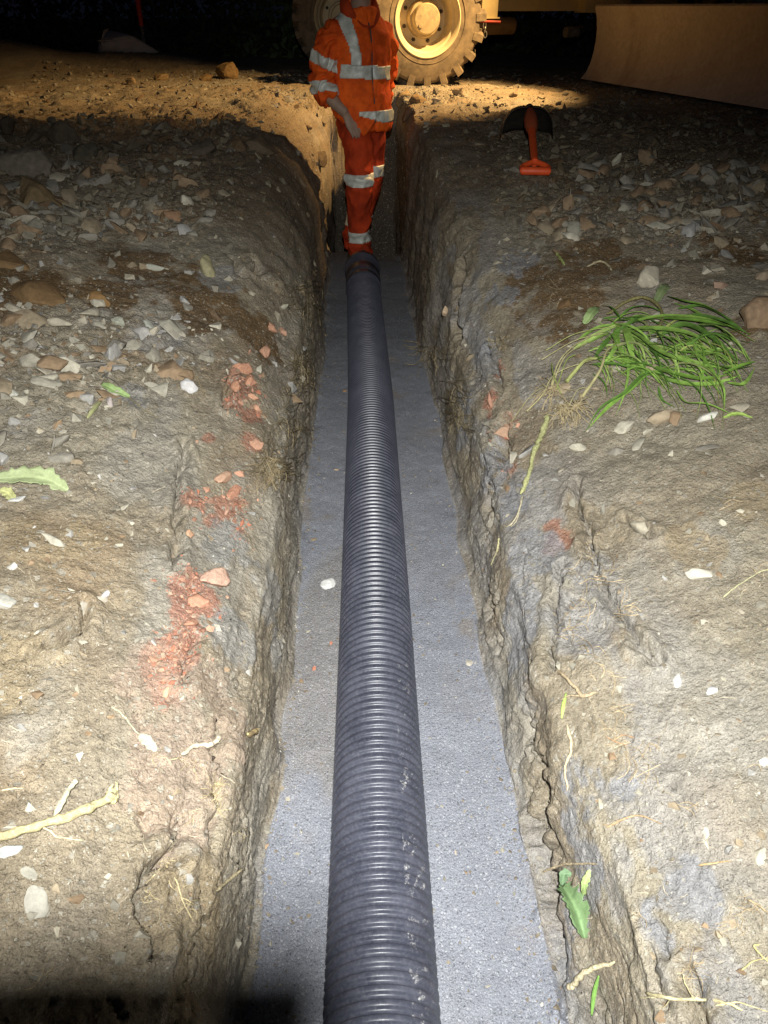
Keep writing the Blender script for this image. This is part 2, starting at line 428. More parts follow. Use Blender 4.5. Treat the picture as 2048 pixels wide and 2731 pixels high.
# the big cracks of the photograph, where they stand on the ground
cracks = [
 ([(372, 1845), (350, 1862), (330, 1870), (318, 1892), (300, 1905), (312, 1960), (318, 2010), (322, 2050)], 0.006, 0.030),
 ([(410, 1740), (395, 1790), (372, 1845)], 0.003, 0.015),
 ([(100, 1395), (140, 1385), (170, 1360), (186, 1330), (186, 1310)], 0.006, 0.022),
 ([(398, 955), (405, 985), (388, 1020), (385, 1060), (380, 1120), (385, 1180), (378, 1235)], 0.005, 0.022),
 ([(500, 810), (492, 850), (485, 885)], 0.007, 0.03),
 ([(408, 1400), (425, 1385), (395, 1440), (400, 1470)], 0.005, 0.022),
 ([(468, 1570), (465, 1700), (455, 1800)], 0.003, 0.014),
 ([(440, 1900), (430, 2000), (410, 2120), (380, 2160)], 0.003, 0.012),
 ([(480, 1640), (470, 1750), (445, 1830)], 0.002, 0.010),
 ([(1195, 1450), (1190, 1400), (1200, 1340), (1205, 1280), (1215, 1220)], 0.004, 0.02),
 ([(1270, 1165), (1285, 1230), (1300, 1270), (1330, 1320), (1350, 1340), (1375, 1385), (1420, 1430)], 0.006, 0.024),
 ([(1250, 1040), (1240, 1090), (1262, 1130), (1270, 1165)], 0.005, 0.022),
 ([(1352, 1125), (1375, 1145), (1410, 1162)], 0.006, 0.022),
 ([(995, 560), (998, 640), (990, 700), (998, 740)], 0.009, 0.03),
 ([(1050, 750), (1072, 800), (1080, 850)], 0.006, 0.02),
 ([(1080, 905), (1085, 930), (1070, 960), (1080, 985)], 0.016, 0.05),
 ([(1050, 1040), (1060, 1100), (1055, 1150)], 0.004, 0.016),
 ([(1065, 1290), (1078, 1400)], 0.003, 0.014),
 ([(1140, 1520), (1160, 1640), (1180, 1760)], 0.004, 0.018),
 ([(1160, 1740), (1172, 1850), (1195, 1960)], 0.004, 0.02),
 ([(1190, 1980), (1215, 2080), (1225, 2190)], 0.004, 0.02),
 ([(1460, 1700), (1475, 1740), (1500, 1770)], 0.002, 0.010),
 ([(1480, 2100), (1500, 2160), (1520, 2212)], 0.005, 0.02),
 ([(1420, 1980), (1440, 2040), (1450, 2060)], 0.003, 0.012),
 ([(1400, 2040), (1415, 2120), (1430, 2160)], 0.003, 0.012),
 ([(885, 1860), (893, 1890), (880, 1960)], 0.0, 0.0),
 ([(545, 560), (560, 585), (540, 590)], 0.010, 0.03),
 ([(500, 560), (520, 600)], 0.007, 0.02)]
jx = 0.007 * vn(X * 40, Y * 40, Z * 40, seed=91) + 0.004 * vn(X * 120, Y * 120, seed=93)
jy = 0.009 * vn(X * 40, Y * 40, Z * 40, seed=92)
for pts, wd, dp in cracks:
    if dp == 0: continue
    P = [(h.x, h.y) for h in (hit0(*p) for p in pts)]
    x0 = min(p[0] for p in P) - 0.1; x1 = max(p[0] for p in P) + 0.1; y0 = min(p[1] for p in P) - 0.1; y1 = max(p[1] for p in P) + 0.1
    I = np.where((ys > y0) & (ys < y1))[0]
    if not len(I): continue
    sl = slice(I[0], I[-1] + 1)
    d = seg_dist(X[sl] + jx[sl], Y[sl] + jy[sl], P)
    wd, dp = wd * 1.25, dp * 1.6; wv = wd * (0.5 + 0.9 * (vn(X[sl] * 22, Y[sl] * 22, seed=95) + 0.6).clip(0, 2))
    H[sl] += -dp * np.exp(-(d / wv) ** 2) + dp * 0.28 * np.exp(-((d - 0.02) / 0.012) ** 2)
X += N[..., 0] * H; Y2 = Y + N[..., 1] * H; Z += N[..., 2] * H
# trodden prints and rut in the far ground
P3 = np.stack([X, Y2, Z], -1)

# colours of the ground (what it is made of, with far shade painted in)
def lerp(a, b, t): return a * (1 - t[..., None]) + np.array(b) * t[..., None]
col = np.zeros((NY, NX, 3)); col[:] = (0.29, 0.238, 0.168)
n = fbm(X * 1.7, Y * 1.7, Z, 3, 101)
col = lerp(col, (0.345, 0.30, 0.225), ss(-0.2, 0.5, n))
n = fbm(X * 3.1, Y * 3.1, Z, 3, 103); col = lerp(col, (0.315, 0.222, 0.132), 0.5 * ss(0.1, 0.5, n))
n = fbm(X * 6, Y * 6, Z * 6, 4, 105); col = lerp(col, (0.25, 0.195, 0.135), 0.5 * ss(0.15, 0.5, n))
n = fbm(X * 5, Y * 2.4, Z * 5, 4, 107)
col = lerp(col, (0.35, 0.32, 0.272), 0.7 * ss(0.08, 0.35, n) * (1 - ss(2.5, 4, Y)))
rightwall = sidx * ss(0.1, 0.3, X)
n = fbm(X * 9, Y * 4.0, Z * 9, 4, 109)
col = lerp(col, (0.32, 0.312, 0.315), 0.6 * ss(-0.02, 0.16, n) * rightwall)
leftwall = sidx * ss(0.1, 0.3, -X)
col = lerp(col, (0.33, 0.292, 0.24), 0.6 * ss(-0.1, 0.3, n) * leftwall)
n = fbm(X * 9, Y * 1.5, Z * 20, 3, 111)
col = lerp(col, (0.26, 0.205, 0.145), 0.5 * ss(0.0, 0.35, n) * ss(0.35, 0.8, wall) * (1 - bedm))
# left wall: smooth dark smear left by the bucket
def blobs(lst, c, amt=0.9, jag=0.5, seed=120):
    global col
    m = np.zeros_like(X)
    for px, py, r in lst:
        h = hit0(px, py); zc = (h - CP).dot(CF); rr = r / 1597.5 * zc
        d = np.sqrt((X - h.x) ** 2 + ((Y - h.y) * 0.75) ** 2 + ((Z - h.z) * 0.8) ** 2) / rr
        m = np.maximum(m, 1 - ss(0.25, 1.5, d))
    nn = fbm(X * 16, Y * 16, Z * 16, 4, seed)
    nn = nn + 0.6 * fbm(X * 42, Y * 30, Z * 42, 3, seed + 50); m = ss(0.30, 0.75, m * (1 + 0.2 * jag) + (0.5 + 1.1 * jag) * nn * ss(0.0, 0.45, m) - 0.08)
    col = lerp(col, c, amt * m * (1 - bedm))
    return m
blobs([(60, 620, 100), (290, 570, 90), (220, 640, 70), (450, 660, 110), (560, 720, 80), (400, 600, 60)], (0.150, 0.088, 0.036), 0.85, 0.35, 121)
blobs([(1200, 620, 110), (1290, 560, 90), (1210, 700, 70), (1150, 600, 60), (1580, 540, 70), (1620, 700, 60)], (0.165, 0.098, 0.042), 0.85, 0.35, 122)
blobs([(20, 1430, 110), (60, 1180, 80), (180, 1160, 60), (390, 1950, 110), (420, 2080, 100), (1620, 1090, 70), (1500, 1180, 60)], (0.335, 0.26, 0.16), 0.6, 0.7, 123)
REDC = (0.37, 0.185, 0.125)
blobs([(520, 830, 34), (510, 870, 30), (545, 900, 30), (450, 950, 16)], REDC, 0.85, 0.9, 124)
blobs([(425, 1080, 34), (500, 1090, 44), (520, 1140, 26), (455, 1120, 25), (535, 1170, 20), (540, 960, 26)], REDC, 0.85, 0.9, 125)
blobs([(405, 1260, 44), (440, 1300, 40), (395, 1310, 36), (410, 1370, 40), (385, 1410, 44), (350, 1400, 30), (340, 1430, 36), (375, 1470, 34), (360, 1500, 40)], (0.38, 0.185, 0.13), 0.85, 0.9, 126)
blobs([(400, 1500, 150), (380, 1600, 130), (480, 1600, 90), (380, 1700, 120)], (0.37, 0.275, 0.21), 0.6, 0.6, 131)
blobs([(1060, 865, 26), (1078, 800, 16), (1090, 915, 30), (1100, 1010, 18), (1200, 1160, 40), (1060, 890, 18)], REDC, 0.85, 0.6, 127)
BLU = (0.30, 0.30, 0.318)
blobs([(1110, 570, 50), (1080, 640, 45), (1040, 760, 30), (1000, 900, 60), (1060, 1000, 60), (1110, 1080, 60), (1150, 1200, 60), (1120, 1380, 70), (1120, 1290, 50),
       (1235, 1780, 40), (1270, 1880, 60), (1250, 1700, 50), (1250, 1960, 50), (1490, 1930, 60), (1430, 2000, 44), (1350, 1700, 30), (1560, 2130, 50), (1220, 2090, 40)], BLU, 0.7, 1.0, 128)
blobs([(490, 1170, 60), (500, 1380, 60), (590, 1280, 60), (600, 1400, 40), (280, 860, 40), (480, 600, 50), (330, 730, 60)], (0.30, 0.29, 0.275), 0.7, 0.7, 129)
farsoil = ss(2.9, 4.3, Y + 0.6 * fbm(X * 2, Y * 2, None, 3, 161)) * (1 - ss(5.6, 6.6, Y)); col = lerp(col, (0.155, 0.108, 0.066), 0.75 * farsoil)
# the bed
bc = np.zeros_like(col); bc[:] = (0.228, 0.235, 0.268)
nn = fbm(X * 4, Y * 2.2, None, 4, 141)
h1, h2 = hit0(690, 1200), hit0(640, 1650)
sp = ss(0.15, 0.6, np.exp(-((X + 0.10) / 0.13) ** 2) * (ss(h2.y - 0.35, h2.y + 0.2, Y + 0.12 * vn(X * 14, Y * 14, seed=146)) * (1 - ss(h1.y - 0.2, h1.y + 0.15, Y))) + 0.5 * nn)
bc = lerp(bc, (0.235, 0.21, 0.185), 0.6 * sp)
bc = lerp(bc, (0.130, 0.135, 0.145), 0.9 * ss(2.1, 4.5, Y + 0.5 * fbm(X * 3, Y * 3, None, 3, 145)))  # torch falloff painted in: bed colour darkens with distance
edge = ss(0.0, 0.16, np.maximum(-0.06 - X, 0)) * 0.0
bc = lerp(bc, (0.24, 0.19, 0.14), 0.55 * ss(0.35, 0.7, fbm(X * 7, Y * 5, None, 4, 143) + 0.3 * ss(0.12, 0.2, np.abs(X - 0.09) - 0.12)))
gm = bedm[..., None]; gm = np.clip((gm - 0.35) / 0.3, 0, 1)
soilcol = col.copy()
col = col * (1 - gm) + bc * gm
# dust settled on the foot of the wall
painted_shade = ss(4.9, 5.8, Y) * np.maximum(ss(-0.35, -0.8, Z), ss(-0.08, -0.3, Z) * ss(0.1, 0.2, X)); col = lerp(col, (0.05, 0.043, 0.036), 0.85 * painted_shade)  # shade of the pit and right wall painted into the colour
foot = (1 - painted_shade) * np.exp(-((Z - BEDZ) / 0.07) ** 2) * (1 - bedm)
col = lerp(col, BLU, 0.6 * foot * (0.6 + 0.6 * vn(X * 12, Y * 6, Z * 12, seed=151)).clip(0, 1))

idx = np.arange(NY * NX).reshape(NY, NX)
Fa = np.stack([idx[:-1, :-1], idx[:-1, 1:], idx[1:, 1:], idx[1:, :-1]], -1)
colbed = (segid[:-1] == BEDSEG)
yend = np.searchsorted(ys, 6.3)
maskb = np.zeros((NY - 1, NX - 1), bool); maskb[:yend, colbed] = True
def sub(Fm, name, m):
    u, inv = np.unique(Fm, return_inverse=True)
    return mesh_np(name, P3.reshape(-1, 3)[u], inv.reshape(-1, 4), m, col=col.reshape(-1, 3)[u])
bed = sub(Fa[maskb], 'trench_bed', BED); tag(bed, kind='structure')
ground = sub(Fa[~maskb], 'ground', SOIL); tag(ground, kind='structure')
bpy.context.view_layer.update()
def cast(o, d, far=100):
    best = None
    for ob in (ground, bed):
        ok, loc, nor, _ = ob.ray_cast(Vector(o), Vector(d), distance=far)
        if ok and (best is None or (loc - Vector(o)).length < (best[0] - Vector(o)).length): best = (loc, nor)
    return best
def hit(px, py):
    h = cast(CP, ray(px, py)); return h if h else (plane_hit(px, py), Vector((0, 0, 1)))
def drop(x, y):
    h = cast((x, y, 3), (0, 0, -1)); return h if h else (Vector((x, y, 0)), Vector((0, 0, 1)))
def proj(p):
    d = Vector(p) - CP; z = d.dot(CF)
    return (829.5 + 1597.5 * d.dot(CR) / z, 1106 - 1597.5 * d.dot(CU) / z, z)
def mpp(p): return (Vector(p) - CP).dot(CF) / 1597.5


# ------------------------------------------------------------------ stones
def ico(sub):
    bm = bmesh.new(); bmesh.ops.create_icosphere(bm, subdivisions=sub, radius=1)
    V = np.array([v.co[:] for v in bm.verts]); F = np.array([[v.index for v in f.verts] for f in bm.faces]); bm.free(); return V, F
ICO = {1: ico(1), 2: ico(2), 3: ico(3)}
def rock(seed, sub=2, dims=(1, 0.75, 0.4), cuts=7, rough=0.06):
    r = np.random.RandomState(seed); n = {1: 9, 2: 13, 3: 17}[sub]
    P = r.randn(n, 3); P /= np.linalg.norm(P, axis=1, keepdims=True); P *= r.uniform(0.8, 1.05, (n, 1))
    bm = bmesh.new(); [bm.verts.new(p) for p in P]; bmesh.ops.convex_hull(bm, input=bm.verts[:])
    for v in [v for v in bm.verts if not v.link_faces]: bm.verts.remove(v)
    if sub > 1:
        bmesh.ops.bevel(bm, geom=bm.edges[:], offset=0.07, segments=1, affect='EDGES')
    if sub > 2: bmesh.ops.triangulate(bm, faces=bm.faces[:]); bmesh.ops.subdivide_edges(bm, edges=bm.edges[:], cuts=2, use_grid_fill=True)
    bmesh.ops.triangulate(bm, faces=bm.faces[:]); bmesh.ops.recalc_face_normals(bm, faces=bm.faces[:]); bm.verts.index_update()
    V = np.array([v.co[:] for v in bm.verts]); F = np.array([[v.index for v in f.verts] for f in bm.faces]); bm.free()
    if sub > 2:
        V = V * (1 + rough * 1.3 * fbm(V[:, 0] * 2.6 + seed, V[:, 1] * 2.6, V[:, 2] * 2.6, 3, seed % 97))[:, None]
    V = V / np.abs(V).max(0) * np.array(dims)
    return V, F
STC = [(0.36, 0.32, 0.245), (0.32, 0.295, 0.235), (0.27, 0.245, 0.195), (0.41, 0.375, 0.295), (0.29, 0.23, 0.155), (0.22, 0.20, 0.165), (0.24, 0.165, 0.10), (0.33, 0.315, 0.29)]
STN = ['pale buff', 'pale grey', 'grey', 'cream', 'tan', 'dark grey', 'brown', 'bluish grey']
def rough_q(nor, rz, tilt=0.25):
    q = Vector((0, 0, 1)).rotation_difference(Vector(nor)); 
    return q @ Euler((random.uniform(-tilt, tilt), random.uniform(-tilt, tilt), rz)).to_quaternion()
stone_count = [0]
def hero_stone(px, py, wpx, label, color_, dims=(1, 0.7, 0.45), rz=0.0, sink=0.25, name='stone', cat='stone', sub=3, seed=None, tilt=0.15, material=None, rough=0.06, cuts=8):
    color = tuple(a * .55 + b * .45 for a, b in zip(color_, (.36, .26, .19))) if name == 'brick_fragment' else color_
    p, nor = hit(px, py); s = wpx / 2 * mpp(p) * 1.12
    V, F = rock(seed or (px * 31 + py), sub, dims, cuts=cuts, rough=rough)
    o = mesh_np(name, V * s, F, material or STONE, col=np.tile(color, (len(V), 1)), smooth=True)
    o.data.set_sharp_from_angle(angle=R_(28))
    o.location = p + nor * s * dims[2] * (1 - 2 * (sink + .13)); o.rotation_mode = 'QUATERNION'; o.rotation_quaternion = rough_q(nor, rz, tilt)
    tag(o, label, cat); stone_count[0] += 1
    return o
BUF, PAL, GRY, CRM, TAN, DGR, BRN, BLG = STC
heroes = [
 (1405, 607, 62, "large rounded buff boulder on the right bank above the uprooted grass", BUF, (1, .85, .75), .3, .2),
 (1352, 705, 40, "flat triangular grey stone just above the uprooted grass", PAL, (1, .7, .3), .8, .3),
 (1415, 690, 36, "pale rough stone directly behind the arching brown stem", CRM, (1, .8, .5), .4, .2),
 (1330, 723, 44, "low buff stone at the upper left rim of the grass clump", BUF, (1, .5, .4), .2, .2),
 (1645, 690, 84, "big dark brown boulder at the right edge of the photo beyond the grass", (0.21, 0.14, 0.085), (1, .8, .8), .2, .2),
 (1440, 902, 80, "long tan stone lying lengthwise just below the grass clump", TAN, (1, .38, .4), .1, .25),
 (1410, 805, 66, "smooth brown oval stone under the middle of the grass", TAN, (1, .45, .4), -.5, .25),
 (1350, 925, 44, "whitish lump right below the grass roots on the right bank", CRM, (1, .7, .5), .3, .2),
 (1380, 960, 48, "thin pale slab below the whitish lump on the right bank", PAL, (1, .55, .25), .9, .2),
 (1510, 1247, 56, "long white stone with a deep black shadow on the right bank", (0.50, 0.46, 0.38), (1, .45, .45), -.5, .1),
 (1538, 1495, 36, "small bright white stone flat on the right bank, lower right", (0.62, 0.61, 0.62), (1, .75, .3), -.9, .15),
 (1463, 1472, 34, "pale triangular chip left of the bright white stone", (0.45, 0.44, 0.42), (1, .7, .3), .9, .3),
 (1385, 1140, 50, "wedge of stone over a black gap on the right bank", BUF, (1, .6, .4), -.6, .15),
 (1560, 1130, 34, "oval tan pebble beside the black gap on the right bank", CRM, (1, .5, .4), .5, .3),
 (1645, 1850, 50, "chunky cream stone cut by the right edge near the bottom", CRM, (1, .8, .4), 1.1, .25),
 (1652, 1650, 26, "small white stone cut by the right edge of the photo", (0.6, .58, .52), (1, .8, .4), 1.1, .25),
 (1525, 1800, 24, "small pointed cream chip near the lower right", CRM, (1, .6, .35), 1.1, .25),
 (965, 672, 22, "round pale pebble stuck in the right trench wall", (0.45, .33, .22), (1, .9, .7), .3, .15),
 (83, 1965, 92, "large flat white stone flush in the left bank near the bottom", (0.33, 0.31, 0.26), (1, .55, .16), -1.1, .45),
 (65, 1888, 48, "worn pale stone just above the large flat white one", (0.30, 0.28, 0.23), (1, .6, .2), -.7, .42),
 (20, 1840, 52, "bluish grey stone at the left edge above the bottom corner", (0.36, .37, .36), (1, .6, .25), .3, .4),
 (27, 1225, 44, "round white cobble on the left bank under the torn leaf", (0.44, 0.42, 0.38), (1, .8, .5), .2, .3),
 (8, 1300, 46, "round pale cobble cut by the left edge of the photo", (0.40, 0.38, 0.33), (1, .9, .5), .2, .3),
 (118, 1170, 80, "wide rough grey stone half buried in the left bank", PAL, (1, .5, .35), .1, .35),
 (225, 1285, 44, "upright oblong white stone left of the red brick streak", (0.45, 0.45, 0.46), (1, .5, .35), 1.2, .3),
 (268, 1098, 34, "pair of small pale chips on the left bank", CRM, (1, .6, .4), .2, .2),
 (40, 1080, 40, "broken white stone tucked under the torn leaf", (0.5, .49, .46), (1, .7, .4), .6, .2),
 (180, 1312, 120, "large buried boulder whose lower edge casts a curved black shadow", (0.30, .27, .22), (1, .8, .35), .5, .52),
 (245, 850, 50, "pale slab with a leaf lying across it on the left bank", PAL, (1, .5, .3), .3, .2),
 (240, 872, 34, "pinkish grey stone under the slab with the leaf", (0.38, .33, .31), (1, .8, .6), .3, .2),
 (45, 865, 46, "squarish cream stone at the far left of the rubble", CRM, (1, .7, .4), -.1, .2),
 (20, 850, 40, "flat whitish stone left of the squarish cream one", (0.5, .49, .42), (1, .6, .35), .2, .2),
 (100, 830, 56, "long pale slab on the left rubble", PAL, (1, .45, .3), 0, .2),
 (407, 838, 36, "bright split stone on the left rubble above the thin twig", (0.5, .48, .47), (1, .7, .5), -.4, .15),
 (327, 835, 34, "low pale oval stone on the middle of the left rubble", PAL, (1, .45, .4), -.1, .2),
 (258, 700, 34, "blocky greenish grey stone on the upper left rubble", (0.34, .34, .27), (1, .85, .7), .05, .2),
 (213, 705, 40, "flat grey slab left of the blocky greenish stone", PAL, (1, .4, .35), -.1, .2),
 (325, 712, 44, "low angular grey stone on the upper left rubble", (0.33, .33, .28), (1, .5, .4), -.3, .25),
 (385, 722, 30, "small bright angular stone right of the middle rubble", CRM, (1, .8, .5), .3, .2),
 (435, 578, 82, "long twisted greenish boulder on the upper left bank", (0.29, .26, .15), (1, .42, .42), -.85, .2),
 (335, 582, 40, "smooth pale oval stone on the brown clay", (0.34, .34, .28), (1, .5, .5), -.1, .2),
 (375, 468, 44, "reddish brown stone in the dim upper left rubble", (0.26, .155, .09), (1, .6, .5), .1, .2),
 (290, 500, 44, "low tan stone in the dim upper left rubble", TAN, (1, .45, .4), -.3, .2),
 (610, 665, 42, "thin upright slab near the left rim of the trench", (0.33, .31, .24), (1, .35, .5), 1.2, .2),
 (80, 640, 110, "big cracked block of brown clay on the far left", (0.165, .10, .045), (1, .75, .45), .1, .4),
 (15, 570, 90, "dark brown clay block cut by the left edge", (0.165, .10, .045), (1, .9, .6), .5, .35),
 (215, 650, 50, "small orange brown clay lump beside the big clay block", (0.20, .115, .045), (1, .6, .5), -.6, .3),
 (1650, 600, 40, "dark buff stone at the right edge of the rubble", (0.26, .2, .14), (1, .7, .6), .5, .2),
 (1555, 620, 34, "dim reddish stone on the right rubble", (0.26, .17, .12), (1, .6, .5), .1, .2),
 (1400, 935, 30, "squarish pale stone under the long tan one", CRM, (1, .7, .5), .3, .2),
 (1530, 905, 44, "white curved stone right of the long tan one", (0.5, .48, .42), (1, .4, .4), -.2, .2),
 (708, 1262, 36, "round white pebble on the bed close to the left side of the pipe", (0.55, .54, .52), (1, .85, .5), .2, .3),
]
for (px, py, wp, lab, c, dm, rz, sk) in heroes:
    hero_stone(px, py, wp, lab, c, dm, rz, sk)
BRICK = attr_mat("broken_brick", 0.9, 0.15, 120, 0.22, 0.004)
for (px, py, wp, lab, dm, rz, sk, c) in [
 (462, 1258, 74, "large pale pink broken brick in the left trench shoulder", (1, .68, .5), 1.0, .15, (0.55, .33, .25)),
 (430, 1300, 60, "crumbled red brick piece under the large pink one", (1, .75, .4), .6, .3, (0.42, .155, .09)),
 (482, 1035, 54, "pointed salmon brick shard standing on the left shoulder", (1, .5, .4), 1.3, .1, (0.56, .32, .21)),
 (505, 1065, 50, "deep red brick shard beside the salmon one", (1, .5, .4), 1.2, .3, (0.42, .15, .085)),
 (490, 1105, 36, "thin bent pink brick splinter below the salmon shard", (1, .35, .4), 1.5, .2, (0.54, .29, .20)),
 (408, 1155, 26, "small orange brick bit by the black crack", (1, .8, .5), .5, .2, (0.55, .30, .17)),
 (520, 1027, 26, "small round brick bit near the trench roots", (1, .7, .5), .1, .2, (0.46, .20, .12)),
 (570, 762, 44, "rounded salmon brick piece at the left trench rim", (1, .62, .5), 1.3, .2, (0.48, .22, .13)),
 (540, 760, 26, "narrow brick chip left of the rounded salmon piece", (1, .5, .5), 1.2, .2, (0.46, .21, .13)),
 (585, 712, 26, "small orange brick corner above the rounded salmon piece", (1, .8, .6), .4, .1, (0.50, .22, .12)),
 (608, 720, 28, "small leaning brick chip at the rim right of the orange corner", (1, .45, .5), -1.2, .1, (0.48, .24, .15)),
 (520, 800, 46, "cluster topmost piece of red brick rubble", (1, .6, .6), .4, .2, (0.45, .17, .09)),
 (540, 825, 38, "red brick lump right below the topmost piece", (1, .7, .6), 1.0, .2, (0.43, .16, .085)),
 (512, 838, 34, "red brick lump in the middle of the left brick cluster", (1, .7, .6), 1.9, .2, (0.47, .19, .10)),
 (545, 860, 30, "light red brick lump on the right of the left brick cluster", (1, .6, .6), .2, .2, (0.52, .24, .14)),
 (555, 885, 24, "lowest little brick lump of the left brick cluster", (1, .8, .6), .2, .2, (0.47, .22, .13)),
 (552, 962, 30, "lone brick chip below the left brick cluster", (1, .8, .5), .2, .3, (0.44, .20, .12)),
 (425, 955, 22, "tiny brick chip far left of the trench roots", (1, .4, .5), -.9, .3, (0.5, .26, .17)),
 (395, 1410, 40, "dark red crumbly brick lump low on the left shoulder", (1, .6, .5), .8, .3, (0.37, .14, .085)),
 (358, 1500, 34, "pale orange brick chip at the bottom of the red streak", (1, .45, .35), 1.4, .3, (0.50, .31, .2)),
 (335, 1425, 44, "flat pinkish brick flake on the left of the red streak", (1, .5, .25), .2, .4, (0.43, .22, .14)),
 (410, 1350, 38, "red brick lump halfway down the red streak", (1, .7, .5), .8, .3, (0.40, .15, .085)),
 (1062, 868, 34, "red brick flake in the right wall beside a black hollow", (1, .5, .4), 1.2, .3, (0.42, .17, .11)),
 (1090, 940, 50, "orange brick corner jutting over the black hollow", (1, .8, .4), .6, .1, (0.42, .24, .15)),
 (1080, 780, 20, "small red brick chip high in the right wall", (1, .6, .4), 1.2, .3, (0.42, .17, .11)),
 (678, 1445, 12, "tiny bright red brick crumb on the bed left of the pipe", (1, .8, .5), 1.2, .2, (0.5, .12, .06)),
 (716, 1390, 10, "tiny red crumb on the bed touching the pipe's left side", (1, .8, .5), 1.2, .2, (0.5, .14, .07)),
]:
    hero_stone(px, py, wp, lab, c, dm, rz, sk, name='brick_fragment', cat='brick fragment', material=BRICK, rough=0.1, cuts=10, tilt=0.3)
for (px, py, wp, lab, c) in [(703, 725, 12, "small brown pebble on the dim bed left of the pipe", (0.26, .19, .11)), (727, 1015, 10, "tan pebble touching the pipe's left side", (0.4, .28, .17)),
    (678, 1165, 14, "flat brown pebble on the bed left of the pipe", (0.25, .19, .12)), (1018, 1430, 24, "buff smudge of a stone flat on the bed right of the pipe", (0.42, .38, .32)),
    (985, 1842, 16, "buff pebble on the bed right of the pipe low down", (0.38, .32, .26)), (1215, 1915, 14, "little buff stone at the foot of the right wall", (0.36, .33, .28)), (747, 845, 12, "orange brown pebble beside the pipe in the dim part", (0.36, .2, .1))]:
    hero_stone(px, py, wp, lab, c, (1, .75, .3), 0.3, .35, name='pebble', cat='pebble', sub=2)

# scattered rubble: the ones that show largest stand alone, the rest is gravel
cand = []
NC = 200000
sx = rng.uniform(-3.4, 3.4, NC); sy = 0.15 + 9.4 * rng.rand(NC) ** 1.25
dens = np.clip(rubble(sx, sy), 0, 1)
dens = np.where(sy > 8.2, 0.12 + 0.5 * (np.abs(sy - 9.6) < 0.5) * (sx < 0), dens)
keep = rng.rand(NC) < np.clip(dens * np.where(sy < 4, 1.0, 0.38) + 0.09, 0, 1) 
sx, sy, dens = sx[keep], sy[keep], dens[keep]
size = 0.0042 * (1 - rng.rand(len(sx))) ** (-0.62); size = np.minimum(size, 0.042) * (0.75 + 0.5 * dens)
size = np.where((sy > 1.7) & (sy < 4.2) & (dens > .4), size * 1.25, size)
size = np.where(sy < 1.5, np.minimum(size, 0.013), size)
sel = []
for x, y, s, dn in zip(sx, sy, size, dens):
    if -0.22 < x < 0.40 and y < 6.3:
        if random.random() < 0.5: continue
        s = min(s, 0.006)
    if s * 1597 / max(1.0, 0.83 * y + 0.3) < 2.4: 
        if random.random() < 0.4: continue
    d = drop(x, y)
    if d[1].z < 0.1 or (d[1].z < 0.35 and random.random() < .6): continue
    sel.append((x, y, s, d))
for k in range(3000):
    y = 0.2 + 5.4 * random.random() ** 1.3; sd_e = random.random() < .5
    x = (-0.236 + 0.028 * vn(np.array([y * 1.6]), np.array([-3.0]), seed=3)[0] + abs(random.gauss(0, .030))) if sd_e else (0.35 - abs(random.gauss(0, .034)))
    s = 0.0016 * (1 - random.random()) ** (-.45); d = drop(x, y)
    if d[1].z > .2: sel.append((x, y, min(s, .008), d))
def in_view(p):
    a, b, z = proj(p); return z > 0.2 and -30 < a < 1690 and -30 < b < 2240
rank = sorted(range(len(sel)), key=lambda i: -(sel[i][2] / max(0.5, (sel[i][3][0] - CP).length)) if in_view(sel[i][3][0]) else 0)
NIND = 300 - stone_count[0]
ind = set(rank[:NIND])
variants = []
for k in range(32):
    dm = (1, random.uniform(.5, .9), random.uniform(.25, .6)); ci = k % 8
    V, F = rock(900 + k, 2, dm, cuts=9)
    o = mesh_np('stone', V, F, STONE, col=np.tile(STC[ci], (len(V), 1)), link=False); o.data.set_sharp_from_angle(angle=R_(28))
    variants.append((o.data, ci, dm)); bpy.data.objects.remove(o)
GV, GF, GC, off = [], [], [], 0
lowV = [rock(2000 + k, 1, (1, random.uniform(.5, .9), random.uniform(.25, .6)), cuts=6) for k in range(30)]
for i, (x, y, s, (p, nor)) in enumerate(sel):
    rz = random.uniform(0, 6.28)
    if i in ind:
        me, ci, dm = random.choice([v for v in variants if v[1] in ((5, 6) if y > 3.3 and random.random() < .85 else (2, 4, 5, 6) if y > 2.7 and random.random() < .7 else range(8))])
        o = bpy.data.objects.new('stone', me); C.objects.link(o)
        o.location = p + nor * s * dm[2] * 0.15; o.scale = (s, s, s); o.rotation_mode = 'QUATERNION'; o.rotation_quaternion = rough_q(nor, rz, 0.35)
        pp = proj(p)
        place = ("on the dim ground far left of the trench" if x < -0.4 and y > 4 else "in the rubble on the left bank" if x < -0.4 and y > 1.9 else "pressed into the left bank near the camera" if x < 0
                 else "on the dim rubble around the shovel" if x > 0.4 and y > 3.4 else "in the rubble on the right bank above the grass" if x > 0.4 and y > 2.1 else "pressed into the right bank near the camera")
        szn = "fist sized" if s > 0.032 else "thumb sized" if s > 0.017 else "small"
        shp = "flat" if dm[2] < 0.4 else "chunky"
        tag(o, f"{szn} {shp} {STN[ci]} stone {place}", "stone", "loose stones scattered over the trench banks")
    else:
        V, F = lowV[i % 30]; q = rough_q(nor, rz, 0.5).to_matrix(); M = np.array(q)
        GV.append((V * s) @ M.T + np.array(p + nor * s * 0.02)); GF.append(F + off); off += len(V)
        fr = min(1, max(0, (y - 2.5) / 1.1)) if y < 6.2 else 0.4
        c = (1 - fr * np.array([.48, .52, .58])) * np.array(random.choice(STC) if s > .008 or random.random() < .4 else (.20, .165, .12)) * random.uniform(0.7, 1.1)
        GC.append(np.tile(c, (len(V), 1)))
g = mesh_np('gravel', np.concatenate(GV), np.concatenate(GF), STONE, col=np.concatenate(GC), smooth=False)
tag(g, "loose gravel, grit and small chips strewn over both banks", "gravel", kind='stuff')
